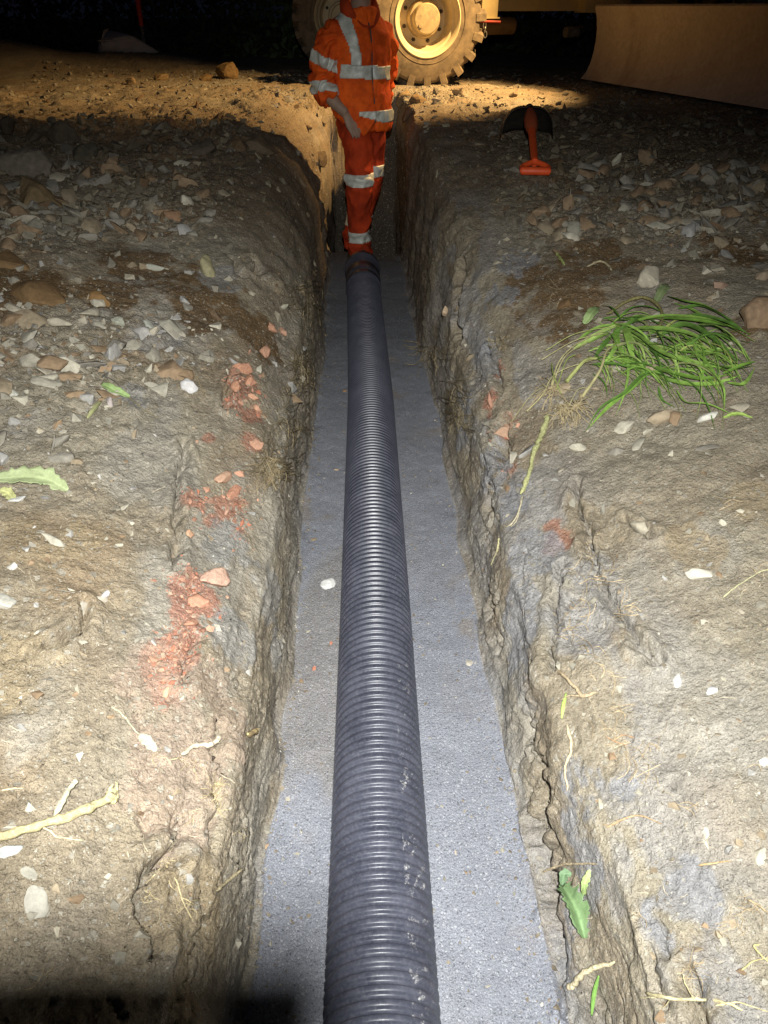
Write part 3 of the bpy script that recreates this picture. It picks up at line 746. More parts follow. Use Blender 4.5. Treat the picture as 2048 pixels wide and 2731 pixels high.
print("stones individual", NIND, "gravel", len(GV))

cv, cf, cc, co = [], [], [], 0
for bx_, by_, br_, bn_ in [(520, 835, 34, 60), (505, 870, 26, 40), (545, 890, 30, 30), (430, 1085, 36, 60), (505, 1095, 42, 80), (535, 1150, 26, 30), (410, 1262, 44, 90), (438, 1300, 40, 70), (405, 1365, 40, 90), (385, 1412, 44, 90), (350, 1425, 36, 50), (375, 1475, 36, 60), (1062, 868, 26, 40), (1092, 935, 26, 40), (1100, 1010, 16, 16)]:
    for _ in range(bn_):
        p, nor = hit(bx_ + random.gauss(0, br_ * .6), by_ + random.gauss(0, br_ * .6)); s = 0.0022 * (1 - random.random()) ** -.5; s = min(s, .012)
        V, F = lowV[random.randrange(30)]; M = np.array(rough_q(nor, random.uniform(0, 6.28), .6).to_matrix())
        cv.append((V * s) @ M.T + np.array(p + nor * s * .1)); cf.append(F + co); co += len(V)
        cc.append(np.tile(np.array(random.choice([(.40, .16, .10), (.36, .19, .13), (.46, .25, .17), (.30, .15, .10), (.33, .24, .17)])) * random.uniform(.75, 1.1), (len(V), 1)))
bcr = mesh_np('brick_crumbs', np.concatenate(cv), np.concatenate(cf), BRICK, col=np.concatenate(cc), smooth=False); tag(bcr, "crushed red brick crumbs pressed into the trench shoulders", "brick crumbs", kind='stuff')

# ------------------------------------------------------------------ the pipe
PIPE = mat("black_plastic", (0.035, 0.037, 0.048), 0.33, 0, 0.5); t = NT(PIPE); p = t.pos()
n1 = t.noise(p, 14, 5, 0.7); n2 = t.noise(p, 160, 4, 0.7); n3 = t.noise(p, 38, 5, 0.75)
dust = t.ramp(n1, [(0.35, g3(0)), (0.75, g3(0.5))])
c = t.mix(dust, (0.030, 0.032, 0.047), (0.098, 0.100, 0.130))
c = t.mix(t.math('MULTIPLY', t.ramp(n2, [(0.45, g3(0)), (0.8, g3(1))]), 0.35), c, (0.16, 0.16, 0.18))
# pale mud scuffed on the right shoulder
geo = t.n('ShaderNodeNewGeometry'); sp_ = t.n('ShaderNodeSeparateXYZ'); t.l(geo.outputs['Position'], sp_.inputs[0])
bx = t.math('MULTIPLY', t.math('GREATER_THAN', sp_.outputs[0], 0.060), t.math('LESS_THAN', sp_.outputs[0], 0.102))
by = t.ramp(t.math('MULTIPLY', sp_.outputs[1], 0.5), [(0.45, g3(1)), (0.7, g3(0))])
sc_ = t.ramp(n3, [(0.56, g3(0)), (0.68, g3(1))])
scuff = t.math('MULTIPLY', t.math('MULTIPLY', bx, by), t.math('MULTIPLY', sc_, t.ramp(n2, [(0.40, g3(0.0)), (0.58, g3(1))])))
c = t.mix(scuff, c, (0.42, 0.41, 0.40)); t.l(c, t.b.inputs['Base Color'])
t.l(t.math('ADD', t.math('MULTIPLY', n1, 0.22), t.math('ADD', t.math('MULTIPLY', scuff, 0.4), 0.27)), t.b.inputs['Roughness'])
t.bump(n2, 0.0004, 0.6)
PYX = [-1.2, 0.3, 1.58, 2.95, 4.6, 5.2]; PXX = [0.009, 0.011, 0.024, 0.032, 0.011, 0.001]
def pipe_cx(y): return float(np.interp(y, PYX, PXX))
PR = 0.0975; PZ = BEDZ + 0.104
def pipe_mesh(y0, y1, pitch, prof, n, name, parent):
    rows = []; y = y0
    while y < y1:
        for dy, r in prof: rows.append((y + dy * pitch, r))
        y += pitch
    V = []; yy = np.array([r[0] for r in rows]); rr = np.array([r[1] for r in rows])
    cx = np.interp(yy, PYX, PXX); k3 = np.convolve(np.pad(cx, 60, mode='edge'), np.ones(121) / 121, 'valid') if len(cx) > 200 else cx
    an = np.linspace(0, 2 * np.pi, n, endpoint=False)
    sag = 0.003 * np.sin(yy * 1.7)
    P = np.stack([k3[:, None] + rr[:, None] * np.cos(an), np.repeat(yy[:, None], n, 1), PZ + sag[:, None] + rr[:, None] * np.sin(an)], -1).reshape(-1, 3)
    I = np.arange(len(yy) * n).reshape(-1, n); J = np.roll(I, -1, 1)
    F = np.stack([I[:-1], J[:-1], J[1:], I[1:]], -1).reshape(-1, 4)
    o = mesh_np(name, P, F[:, ::-1], PIPE, parent); return o
pipe = empty('corrugated_pipe', (pipe_cx(0), 0, BEDZ)); tag(pipe, "long black ribbed plastic drainage pipe laid on the bed of the trench", "pipe")
pr = [(0.0, 0.0915), (0.10, 0.0915), (0.17, 0.0925), (0.235, 0.0955), (0.29, 0.0972), (0.34, 0.0978), (0.50, 0.0980), (0.66, 0.0978), (0.71, 0.0972), (0.765, 0.0955), (0.83, 0.0925), (0.90, 0.0915)]
for nm, ob in (('pipe_wall', pipe_mesh(-1.2, 4.42, 0.0212, pr, 96, 'pipe_wall', pipe)),): ob.matrix_parent_inverse = Matrix.Translation(pipe.location).inverted()
cp = [(0.0, 0.099), (0.01, 0.105), (0.04, 0.1065), (0.12, 0.1065), (0.13, 0.104), (0.20, 0.104), (0.21, 0.1065), (0.5, 0.1065), (0.51, 0.104), (0.58, 0.104), (0.59, 0.1065), (0.84, 0.1065), (0.85, 0.113), (0.97, 0.113), (0.99, 0.098), (0.992, 0.090)]
ob = pipe_mesh(4.40, 4.45, 0.44, cp, 72, 'coupler', pipe); ob.matrix_parent_inverse = Matrix.Translation(pipe.location).inverted()

# ------------------------------------------------------------------ dark clods and boulders beyond the torch's reach
CLOD = attr_mat("dry_clod", 0.95, 0.1, 40, 0.3, 0.006)
for (px, py, wp, lab, c, dm, rz, sk) in [
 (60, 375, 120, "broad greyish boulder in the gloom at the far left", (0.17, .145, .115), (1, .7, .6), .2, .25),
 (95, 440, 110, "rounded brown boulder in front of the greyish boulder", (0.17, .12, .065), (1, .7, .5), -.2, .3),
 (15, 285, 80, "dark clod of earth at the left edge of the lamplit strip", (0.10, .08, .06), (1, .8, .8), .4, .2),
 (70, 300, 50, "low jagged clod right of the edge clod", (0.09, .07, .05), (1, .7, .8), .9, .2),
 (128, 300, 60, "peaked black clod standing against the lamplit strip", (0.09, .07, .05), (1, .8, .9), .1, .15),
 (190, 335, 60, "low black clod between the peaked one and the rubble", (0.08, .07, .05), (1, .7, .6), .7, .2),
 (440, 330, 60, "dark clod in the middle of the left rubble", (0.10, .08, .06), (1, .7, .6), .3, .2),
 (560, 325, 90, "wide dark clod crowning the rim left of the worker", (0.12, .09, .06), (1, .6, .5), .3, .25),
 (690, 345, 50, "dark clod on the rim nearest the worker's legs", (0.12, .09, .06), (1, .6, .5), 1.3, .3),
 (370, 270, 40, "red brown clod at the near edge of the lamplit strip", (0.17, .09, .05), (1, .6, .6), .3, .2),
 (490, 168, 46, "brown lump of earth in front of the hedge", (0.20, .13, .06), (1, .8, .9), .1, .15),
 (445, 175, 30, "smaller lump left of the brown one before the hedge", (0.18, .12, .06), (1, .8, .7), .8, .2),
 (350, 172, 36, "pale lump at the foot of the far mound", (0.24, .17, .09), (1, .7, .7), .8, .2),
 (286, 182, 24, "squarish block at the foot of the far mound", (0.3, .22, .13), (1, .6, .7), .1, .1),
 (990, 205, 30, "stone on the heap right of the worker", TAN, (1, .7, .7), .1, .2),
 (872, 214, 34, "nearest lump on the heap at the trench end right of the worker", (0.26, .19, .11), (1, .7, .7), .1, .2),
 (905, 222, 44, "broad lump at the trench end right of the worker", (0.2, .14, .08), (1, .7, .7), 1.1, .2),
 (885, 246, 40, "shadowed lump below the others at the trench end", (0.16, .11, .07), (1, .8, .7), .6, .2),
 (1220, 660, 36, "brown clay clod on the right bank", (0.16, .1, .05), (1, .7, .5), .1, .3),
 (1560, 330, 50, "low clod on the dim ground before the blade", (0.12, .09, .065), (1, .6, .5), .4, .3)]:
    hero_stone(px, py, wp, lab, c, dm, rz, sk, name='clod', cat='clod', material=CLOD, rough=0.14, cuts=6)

# ------------------------------------------------------------------ uprooted grass, roots, sticks, leaves
GRASS = attr_mat("grass_blade", 0.75, 0.2, 45, 0.38, 0.0004); NT(GRASS)
GRASS.node_tree.nodes["Principled BSDF"].inputs['Subsurface Weight'].default_value = 0.0
def spline(pts, n=14):
    P = [Vector(p) for p in pts]; P = [P[0] * 2 - P[1]] + P + [P[-1] * 2 - P[-2]]; out = []
    m = len(P) - 3
    for i in range(m):
        for k in range(n if i < m - 1 else n + 1):
            t = k / n; a, b, c, d = P[i:i + 4]
            out.append(0.5 * ((2 * b) + (c - a) * t + (2 * a - 5 * b + 4 * c - d) * t * t + (3 * b - a - 3 * c + d) * t ** 3))
    return out
def surf(pts, lifts):
    """pixels of the photo to points lying over the real ground"""
    o = []
    for (px, py), l in zip(pts, lifts):
        p, nor = hit(px, py); o.append(p + Vector((nor.x * .5, nor.y * .5 - 0.15, 1)).normalized() * l)
    return o
def blade(mb, pts, wd, c, fold=0.25, twist=0.0, n=8, tipw=0.08):
    P = spline(pts, n); L = len(P); V = []; F = []
    for i, p in enumerate(P):
        t = (P[min(i + 1, L - 1)] - P[max(i - 1, 0)]).normalized(); s = i / (L - 1)
        up = Vector((0, -0.25, 1)); sd = t.cross(up)
        sd = sd.normalized() if sd.length > 1e-4 else Vector((1, 0, 0)); u = sd.cross(t).normalized()
        an = twist * s + 0.25 * math.sin(s * 5 + twist * 3)
        sd, u = sd * math.cos(an) + u * math.sin(an), u * math.cos(an) - sd * math.sin(an)
        w_ = wd * min(1, 0.45 + s * 3) * max(tipw, (1 - s ** 3))
        V += [p - sd * w_ + u * w_ * fold, p, p + sd * w_ + u * w_ * fold, p + u * -0.0006]
    for i in range(L - 1):
        a = i * 4; b = a + 4; F += [(a, a + 1, b + 1, b), (a + 1, a + 2, b + 2, b + 1), (a + 2, a + 3, b + 3, b + 2), (a + 3, a, b, b + 3)]
    mb.add(V, F, c)
tuft, _ = hit(1190, 855)
grass = empty('uprooted_grass', tuft); tag(grass, "clump of long bright green grass pulled up with its roots, lying on the right bank", "grass")
def under(root, o):
    o.parent = root; o.matrix_parent_inverse = Matrix.Translation(root.location).inverted()
    return o
GR = [(0.15, 0.27, 0.045), (0.22, 0.36, 0.07), (0.085, 0.17, 0.03), (0.29, 0.40, 0.11)]
YE = [(0.34, 0.36, 0.13), (0.40, 0.36, 0.18), (0.26, 0.32, 0.09)]
blades = [
 ([(1330, 700), (1400, 702), (1480, 706), (1560, 716), (1618, 727)], 9, 0),
 ([(1335, 712), (1420, 700), (1500, 705), (1560, 716), (1630, 745)], 8, 1),
 ([(1350, 720), (1400, 725), (1470, 735), (1530, 760), (1570, 795)], 12, 1),
 ([(1340, 712), (1390, 750), (1440, 775), (1500, 790), (1560, 800)], 12, 3),
 ([(1345, 715), (1380, 745), (1430, 782), (1500, 803), (1575, 805)], 10, 1),
 ([(1350, 715), (1355, 745), (1362, 775), (1370, 790)], 8, 1),
 ([(1338, 712), (1330, 740), (1340, 770), (1348, 785)], 8, 0),
 ([(1330, 775), (1380, 795), (1440, 818), (1510, 830), (1580, 815)], 10, 0),
 ([(1320, 775), (1400, 810), (1470, 835), (1540, 835), (1600, 815)], 9, 1),
 ([(1450, 825), (1400, 815), (1360, 850), (1310, 890), (1268, 932)], 7, 0),
 ([(1460, 828), (1395, 822), (1350, 865), (1300, 895), (1262, 940)], 5, 2),
 ([(1430, 730), (1480, 720), (1540, 750), (1590, 790)], 9, 2),
 ([(1480, 690), (1520, 700), (1570, 712), (1618, 730)], 7, 2),
 ([(1455, 660), (1500, 680), (1540, 710), (1580, 727)], 7, 1),
 ([(1465, 672), (1510, 670), (1560, 690), (1610, 722)], 5, 2),
 ([(1440, 650), (1470, 668), (1520, 678), (1580, 700)], 5, 0),
 ([(1360, 730), (1420, 760), (1480, 765), (1545, 778)], 10, 3),
 ([(1400, 740), (1450, 770), (1500, 775), (1560, 770), (1620, 800)], 6, 0),
 ([(1560, 800), (1590, 800), (1620, 785)], 6, 1), ([(1540, 800), (1580, 815), (1625, 800)], 5, 2),
 ([(1560, 820), (1600, 810), (1630, 790)], 5, 0), ([(1570, 835), (1605, 840), (1630, 800)], 5, 1),
 ([(1240, 760), (1280, 735), (1320, 715), (1370, 700)], 6, 3), ([(1250, 740), (1290, 718), (1340, 705)], 6, 1),
 ([(1270, 745), (1310, 728), (1350, 722)], 7, 1), ([(1320, 735), (1300, 760), (1280, 785)], 6, 2),
 ([(1335, 745), (1320, 780), (1300, 800)], 5, 1), ([(1305, 790), (1340, 780), (1390, 790)], 5, 0),
 ([(1340, 700), (1320, 680), (1300, 668)], 5, 2), ([(1280, 800), (1330, 805), (1390, 812)], 4, 2),
 ([(1380, 700), (1360, 712), (1300, 745)], 6, 2), ([(1500, 730), (1550, 735), (1620, 745)], 5, 2),
 ([(1460, 850), (1480, 880), (1530, 885), (1590, 905)], 4, 1), ([(1420, 840), (1430, 870), (1460, 885)], 3, 2),
 ([(1390, 730), (1410, 765), (1440, 790), (1450, 830)], 5, 2), ([(1470, 740), (1500, 760), (1520, 790)], 6, 1)]
mb = MB(); r2 = random.Random(5)
def lifts(n, h, base=0.008):
    return [base + h * math.sin(math.pi * min(1, (i + 0.6) / n)) for i in range(n)]
for pts, wp, ci in blades:
    P = surf(pts, lifts(len(pts), r2.uniform(0.006, 0.03), .005))
    blade(mb, P, wp * 0.95 * mpp(P[0]), GR[ci], 0.3, r2.uniform(-.8, .8))
for k in range(150):
    a = (r2.uniform(1270, 1540), r2.uniform(690, 820)); ang = r2.gauss(0.15, 0.45); L = r2.uniform(50, 150)
    pts = [(a[0] + L * f * math.cos(ang + .5 * f), a[1] + L * f * math.sin(ang + .5 * f)) for f in (0, .35, .7, 1)]
    if pts[-1][0] > 1650: continue
    P = surf(pts, lifts(4, r2.uniform(0.002, 0.035), .003)); blade(mb, P, r2.uniform(.8, 3.4) * mpp(P[0]), (GR + GR + [(.30, .33, .10), (.20, .22, .09)])[r2.randrange(10)], .3, r2.uniform(-1, 1), 5)
under(grass, mb.build('leaf_blades', GRASS, col=True, sharp=60))
mb = MB()
for pts, wp, ci in [([(1190, 850), (1205, 800), (1240, 765), (1300, 725)], 3.5, 1), ([(1195, 845), (1220, 790), (1270, 748)], 3, 1), ([(1140, 900), (1170, 870), (1200, 825), (1300, 780)], 2.5, 1),
    ([(1225, 838), (1260, 800), (1290, 785)], 9, 0), ([(1260, 870), (1290, 820), (1310, 780), (1330, 755)], 7, 1), ([(1180, 770), (1240, 740), (1330, 715)], 2, 0), ([(1170, 790), (1240, 755), (1310, 730)], 2, 1),
    ([(1100, 920), (1150, 870), (1190, 840)], 1.6, 1), ([(1195, 800), (1200, 830), (1210, 860)], 3, 2), ([(1240, 780), (1220, 800), (1205, 850)], 3, 2), ([(1230, 890), (1250, 860), (1275, 850)], 2, 1)]:
    P = surf(pts, lifts(len(pts), 0.03)); mb.tube(spline(P, 6), [wp * 0.5 * mpp(P[0]) * (1 - .4 * i / (6 * (len(P) - 1))) for i in range(6 * (len(P) - 1) + 1)], 7, YE[ci])
under(grass, mb.build('pale_stems', GRASS, col=True))
mb = MB()
for k in range(130):
    cx, cy = ((1195, 855), (1215, 900), (1245, 890))[k % 3]
    an = r2.uniform(0, 6.28); L = r2.uniform(14, 48)
    pts = [(cx + L * f * math.cos(an) + r2.uniform(-4, 4), cy + L * f * math.sin(an) * .8 + r2.uniform(-4, 4)) for f in (0, .4, .8, 1.1)]
    P = surf(pts, [0.012 + r2.uniform(0, .03), r2.uniform(.004, .035), r2.uniform(.004, .03), .002]); mb.tube(spline(P, 4), r2.uniform(.4, 1.1) * mpp(P[0]), 5, (0.36, .29, .17))
under(grass, mb.build('root_mass', WOOD, col=True))

# sticks and roots, each its own
def stick(pts, wpx, label, c=(0.50, .42, .27), name='stick', cat='stick', lift=0.012, taper=0.5, branches=(), knots=0.25, seed=1):
    rr = random.Random(seed + int(pts[0][0])); mb = MB()
    def one(pts, wpx, lift, taper):
        P = surf(pts, [lift] * len(pts)); S = spline(P, 6); r0 = wpx / 2 * mpp(P[0])
        S = [s + Vector((rr.uniform(-1, 1), rr.uniform(-1, 1), rr.uniform(-.6, .6))) * r0 * .34 for s in S]
        rs = [r0 * (1 - (1 - taper) * i / len(S)) * (1 + rr.uniform(-knots, knots)) * (.35 if i in (0, len(S) - 1) else 1) for i in range(len(S))]
        mb.tube(S, rs, 9, c)
    one(pts, wpx, lift, taper)
    for b in branches: one(b[0], b[1], lift * .8, .4)
    o = mb.build(name, WOOD, col=True); P = surf(pts[:1], [0])[0]
    o.data.transform(Matrix.Translation(-P)); o.location = P
    tag(o, label, cat); return o
stick([(-30, 1828), (60, 1800), (130, 1786), (190, 1762), (232, 1738), (250, 1712)], 19, "thick pale yellow root with a split end reaching in from the left edge", (0.42, .36, .20), 'root', 'root', .020, 1.25,
      [([(240, 1735), (236, 1718), (243, 1704)], 14), ([(242, 1742), (252, 1725), (250, 1700)], 12)])
stick([(92, 1788), (110, 1800), (130, 1812), (182, 1820)], 5, "thin crooked rootlet under the thick yellow root", (0.50, .44, .28), 'root', 'root', .006)
stick([(122, 1774), (145, 1735), (172, 1696)], 13, "short straight buff stick standing off the thick yellow root", (0.46, .42, .30), lift=.022, taper=.9)
stick([(388, 1640), (420, 1622), (455, 1612), (482, 1600)], 11, "pale forked stick on the left shoulder over the wall", (0.52, .44, .33), lift=.018, taper=1.1)
stick([(466, 1932), (490, 1908), (518, 1888)], 7, "small pale stick poking from the left wall near the bottom", (0.50, .42, .26), lift=.014, taper=1.2)
stick([(5, 1712), (28, 1708), (50, 1705)], 5, "little twig at the left edge above the yellow root", lift=.006)
stick([(120, 2090), (90, 2110), (60, 2100)], 3, "thin dusty rootlets by the lower left corner", (0.36, .28, .17), 'root', 'root', .004, .5, [([(90, 2110), (70, 2135), (40, 2140)], 3), ([(90, 2110), (100, 2075), (110, 2060)], 3)])
stick([(360, 1868), (378, 1905), (395, 1950), (412, 1985)], 4, "thin hairy root trailing down from the big crack", (0.46, .38, .22), 'root', 'root', .006, .5, [([(390, 1940), (410, 1950), (400, 1965)], 3), ([(345, 1880), (330, 1900), (318, 1910)], 3), ([(400, 1960), (415, 1990), (405, 2000)], 2)])
stick([(240, 1530), (262, 1545), (300, 1590)], 5, "greenish dry stem lying on the left bank", (0.36, .34, .24), 'stem', 'stem', .005, .7)
stick([(530, 1592), (545, 1585), (555, 1580)], 12, "stub of pale root sticking out of the left wall", (0.44, .33, .17), 'root', 'root', .010, .9)
stick([(408, 795), (428, 825), (446, 865)], 3, "thin dark twig in the left rubble", (0.25, .2, .12), 'twig', 'twig', .006, .7)
stick([(225, 820), (260, 845), (300, 880), (345, 908)], 2.5, "long fine twig across the left rubble", (0.2, .17, .1), 'twig', 'twig', .006, .7)
stick([(1208, 2142), (1240, 2120), (1270, 2103), (1320, 2082)], 12, "pale stick jutting over the foot of the right wall near the bottom", (0.60, .52, .34), lift=.028, taper=.8)
stick([(1168, 1884), (1215, 1876), (1250, 1870), (1292, 1870)], 5, "thin pale root bridging the crack in the right wall", (0.46, .37, .24), 'root', 'root', .012, .7)
stick([(1310, 1790), (1345, 1774), (1385, 1766), (1430, 1784)], 5, "bowed brown root on the right bank", (0.38, .27, .16), 'root', 'root', .008, .5, [([(1345, 1774), (1320, 1785), (1300, 1782)], 3)])
stick([(1225, 1572), (1232, 1620), (1222, 1660), (1226, 1710)], 8, "straight upright pale stick on the right wall", (0.46, .37, .25), lift=.012, taper=.5)
stick([(1195, 1452), (1222, 1470), (1248, 1498), (1260, 1512), (1290, 1506)], 8, "hooked root looping out of the right wall", (0.40, .31, .2), 'root', 'root', .018, .8, [([(1258, 1510), (1230, 1512), (1210, 1520)], 4)])
stick([(1185, 905), (1172, 945), (1156, 985), (1143, 1030), (1130, 1075)], 12, "thick yellow green stem hanging down the right bank from the grass", (0.36, .36, .17), 'stem', 'stem', .018, .75)
stick([(1130, 1075), (1120, 1110), (1100, 1140), (1078, 1135)], 4, "fine pale root tip curling at the end of the stem", (0.48, .42, .28), 'root', 'root', .008, .5, [([(1125, 1090), (1118, 1125), (1105, 1142)], 3)])
stick([(1080, 1165), (1075, 1190), (1062, 1225)], 5, "short straw on the wall under the stem", (0.46, .42, .24), 'straw', 'straw', .006, .5)
stick([(1310, 690), (1350, 662), (1395, 655), (1425, 680), (1425, 712), (1400, 722)], 7, "brown stem arching in a loop above the grass", (0.19, .17, .07), 'stem', 'stem', .022, .8)
stick([(1268, 582), (1295, 570), (1315, 582), (1320, 590)], 5, "pale curved stick above the brown clay", (0.38, .32, .2), lift=.012, taper=.8)
stick([(1220, 575), (1208, 558), (1203, 550)], 7, "yellowish leaf scrap on the dim right bank", (0.32, .36, .12), 'leaf_scrap', 'leaf', .006, .6)
stick([(1400, 2150), (1450, 2158), (1500, 2165), (1560, 2178), (1600, 2190)], 7, "branching pale root along the bottom right edge", (0.52, .45, .26), 'root', 'root', .016, .7,
      [([(1490, 2165), (1470, 2130), (1465, 2105)], 4), ([(1440, 2155), (1415, 2165), (1385, 2160)], 4), ([(1540, 2172), (1580, 2165), (1620, 2180), (1660, 2190)], 5), ([(1450, 2158), (1430, 2180), (1410, 2185)], 3)])
stick([(1655, 2080), (1625, 2050), (1640, 2045)], 5, "yellowish looped root at the right edge near the bottom", (0.50, .42, .2), 'root', 'root', .012, .7, [([(1600, 2100), (1625, 2080), (1659, 2070)], 4)])
stick([(1615, 1945), (1640, 1962), (1659, 1975)], 5, "short dark stick at the right edge", (0.4, .31, .19), lift=.010)
stick([(1510, 1872), (1540, 1868), (1580, 1862)], 5, "short brown stick lying level on the lower right bank", (0.42, .30, .16), lift=.006)
stick([(1560, 1295), (1590, 1270), (1640, 1240), (1665, 1235)], 4, "dry greenish stalk in the middle of the right bank", (0.42, .40, .24), 'stem', 'stem', .008, .6)
stick([(1310, 1595), (1330, 1605), (1355, 1612)], 3.5, "reddish rootlet on the lower right bank", (0.42, .26, .15), 'root', 'root', .005, .5, [([(1325, 1602), (1345, 1590), (1372, 1596)], 3)])
# hair roots nobody could count
mb = MB()
def hairs(cx, cy, n, L0, L1, ang, spread, c=(0.28, .22, .13), w_=.6, lift=.02, jit=12):
    for k in range(n):
        a = (cx + r2.gauss(0, jit), cy + r2.gauss(0, jit)); an = ang + r2.gauss(0, spread); L = r2.uniform(L0, L1); cu = r2.uniform(-1.2, 1.2)
        pts = [(a[0] + L * f * math.cos(an + cu * f), a[1] + L * f * math.sin(an + cu * f)) for f in (0, .33, .66, 1)]
        P = surf(pts, [.001, r2.uniform(.2, 1) * lift, r2.uniform(.2, 1.2) * lift, r2.uniform(0, 1) * lift]); mb.tube(spline(P, 3), w_ * r2.uniform(.6, 1.3) * mpp(P[0]), 4, tuple(x * k_ for x in c)) if (k_ := r2.uniform(.6, 1.2)) else 0
hairs(655, 620, 40, 15, 40, 1.3, .6); hairs(668, 660, 30, 15, 40, 1.5, .5); hairs(640, 790, 60, 14, 44, .5, .8); hairs(650, 830, 30, 15, 35, .6, .8)
hairs(600, 900, 22, 25, 60, .5, .7); hairs(585, 1010, 70, 18, 55, 1.0, .6, w_=.8); hairs(575, 980, 30, 20, 70, 1.3, .4, w_=.8); hairs(630, 930, 30, 15, 40, .9, .7)
hairs(930, 760, 40, 20, 50, 2.0, .5); hairs(990, 870, 46, 15, 40, 2.0, .7); hairs(995, 905, 46, 15, 40, 2.1, .7); hairs(975, 830, 20, 20, 60, 1.2, .5)
hairs(1080, 740, 30, 10, 30, 1.0, 1.2); hairs(1220, 640, 14, 10, 40, 2.8, .5, lift=.01)
for (x, y, n) in [(1210, 1360, 8), (1240, 1310, 6), (1230, 1235, 5), (1270, 1180, 6), (1290, 1250, 8), (1335, 1320, 12), (1250, 1400, 8), (1300, 1450, 6), (1330, 1540, 8), (1340, 1620, 10), (1360, 1640, 8),
                  (1290, 1560, 6), (1400, 1600, 6), (1380, 1690, 6), (1600, 1960, 12), (1560, 2000, 8), (1480, 2090, 16), (1470, 1740, 5), (1350, 1960, 3), (1620, 1640, 4), (1640, 1230, 5), (1560, 1100, 4)]:
    hairs(x, y, n, 15, 60, 0.1, .5, (0.42, .33, .21), .8, .010, 14)
for (x, y, n) in [(470, 1690, 26), (465, 1720, 20), (360, 1865, 14), (400, 1960, 10), (380, 1910, 8), (318, 1930, 14), (420, 1655, 5), (410, 1760, 6), (470, 1740, 8), (520, 1800, 4), (540, 2050, 5), (390, 1640, 4), (525, 1960, 4), (330, 1640, 4)]:
    hairs(x, y, n, 10, 34, 0.8, .9, (0.42, .34, .2), .7, .010, 9)
for k in range(170):
    hairs(r2.choice([r2.uniform(0, 520), r2.uniform(1240, 1650)]), r2.uniform(1000, 2150), 1, 8, 40, r2.uniform(0, 3.1), .4, (0.42, .36, .26), .7, .006, 2)
hr = mb.build('root_hairs', WOOD, col=True); tag(hr, "fine hair roots fringing the cut edges of the trench walls", "roots", kind='stuff')

# torn leaves
LEAF = attr_mat("leaf", 0.6, 0.3, 160, 0.2, 0.0012)
def leaf(pts, wpx, label, c, ragged=0.2, lift=0.012, name='leaf', curl=0.3, seed=1):
    rr = random.Random(seed); P = surf(pts, [lift * (0.5 + .8 * math.sin(3.1 * i / (len(pts) - 1))) for i in range(len(pts))]); S = spline(P, 8); L = len(S); V = []; F = []; K = []
    nu = 9
    for i, p in enumerate(S):
        s = i / (L - 1); t = (S[min(i + 1, L - 1)] - S[max(i - 1, 0)]).normalized()
        nor = Vector((0, -.35, 1)).normalized(); sd = t.cross(nor).normalized(); nn = sd.cross(t)
        w_ = wpx / 2 * mpp(p) * (math.sin(math.pi * min(1, (s * .92 + .05))) ** .6)
        wl, wr = w_ * (1 + ragged * rr.uniform(-1, 1)), w_ * (1 + ragged * rr.uniform(-1, 1))
        for k in range(nu):
            u = k / (nu - 1) * 2 - 1; ww = wl if u < 0 else wr
            V.append(p + sd * u * ww + nn * (abs(u) ** 1.4 * ww * curl + .12 * w_ * math.sin(s * 17 + 2.5 * abs(u)) * abs(u) + rr.uniform(-1, 1) * .03 * w_))
            K.append(tuple(x * (1.35 if abs(u) < .05 else 1) for x in c))
    for i in range(L - 1):
        for k in range(nu - 1): F.append((i * nu + k, i * nu + k + 1, (i + 1) * nu + k + 1, (i + 1) * nu + k))
    o = mesh_np(name, np.array([v[:] for v in V]), F, LEAF, col=np.array(K)); md = o.modifiers.new('thickness', 'SOLIDIFY'); md.thickness = .0006
    c0 = P[0]; o.data.transform(Matrix.Translation(-c0)); o.location = c0
    tag(o, label, 'leaf'); return o
leaf([(-10, 1040), (40, 1040), (100, 1045), (148, 1062)], 46, "pale green torn leaf lying flat at the left edge", (0.30, .345, .18), .3, .012, seed=3, curl=.3)
leaf([(0, 1060), (20, 1072), (32, 1085)], 24, "yellowish scrap of leaf under the pale green one", (0.36, .36, .16), .3, .008, seed=4)
leaf([(222, 832), (245, 850), (280, 862)], 20, "narrow green pointed leaf on the left rubble", (0.24, .33, .13), .15, .014, seed=5)
leaf([(190, 905), (205, 890), (218, 868)], 12, "small folded dry leaf left of the pointed one", (0.33, .33, .16), .2, .008, seed=6)
leaf([(1218, 1920), (1235, 1952), (1252, 1985), (1266, 2030)], 46, "crumpled dark green leaf in the crack at the foot of the right wall", (0.13, .20, .09), .35, .020, seed=7, curl=.9)
leaf([(1216, 1915), (1222, 1895), (1236, 1890)], 20, "small dark green leaf tip above the crumpled leaf", (0.12, .19, .10), .2, .014, seed=8)
leaf([(1262, 1935), (1268, 1915), (1275, 1880)], 16, "light yellow green leaf sprig right of the crumpled leaf", (0.34, .44, .17), .3, .010, seed=9)
leaf([(1262, 705), (1275, 690), (1290, 668)], 22, "single grey green leaf left of the grass clump", (0.24, .32, .13), .15, .02, seed=10)
leaf([(1278, 2195), (1285, 2160), (1296, 2110)], 9, "narrow upright green blade by the pale stick at the bottom", (0.16, .30, .07), .05, .018, seed=11)
leaf([(1214, 1555), (1220, 1530), (1224, 1500)], 7, "thin bright green blade on the right wall beneath the hooked root", (0.3, .42, .1), .05, .012, seed=12)
leaf([(1415, 660), (1430, 640), (1440, 620)], 22, "dull green leaf behind the grass clump", (0.16, .2, .09), .2, .02, seed=13)
leaf([(1560, 905), (1590, 900), (1625, 905)], 10, "yellow green blade scrap right of the grass clump", (0.30, .42, .10), .1, .008, seed=14)
leaf([(130, 1742), (140, 1736), (150, 1720)], 10, "dry grey leaf fragment beside the short straight stick", (0.36, .33, .24), .3, .006, seed=15)
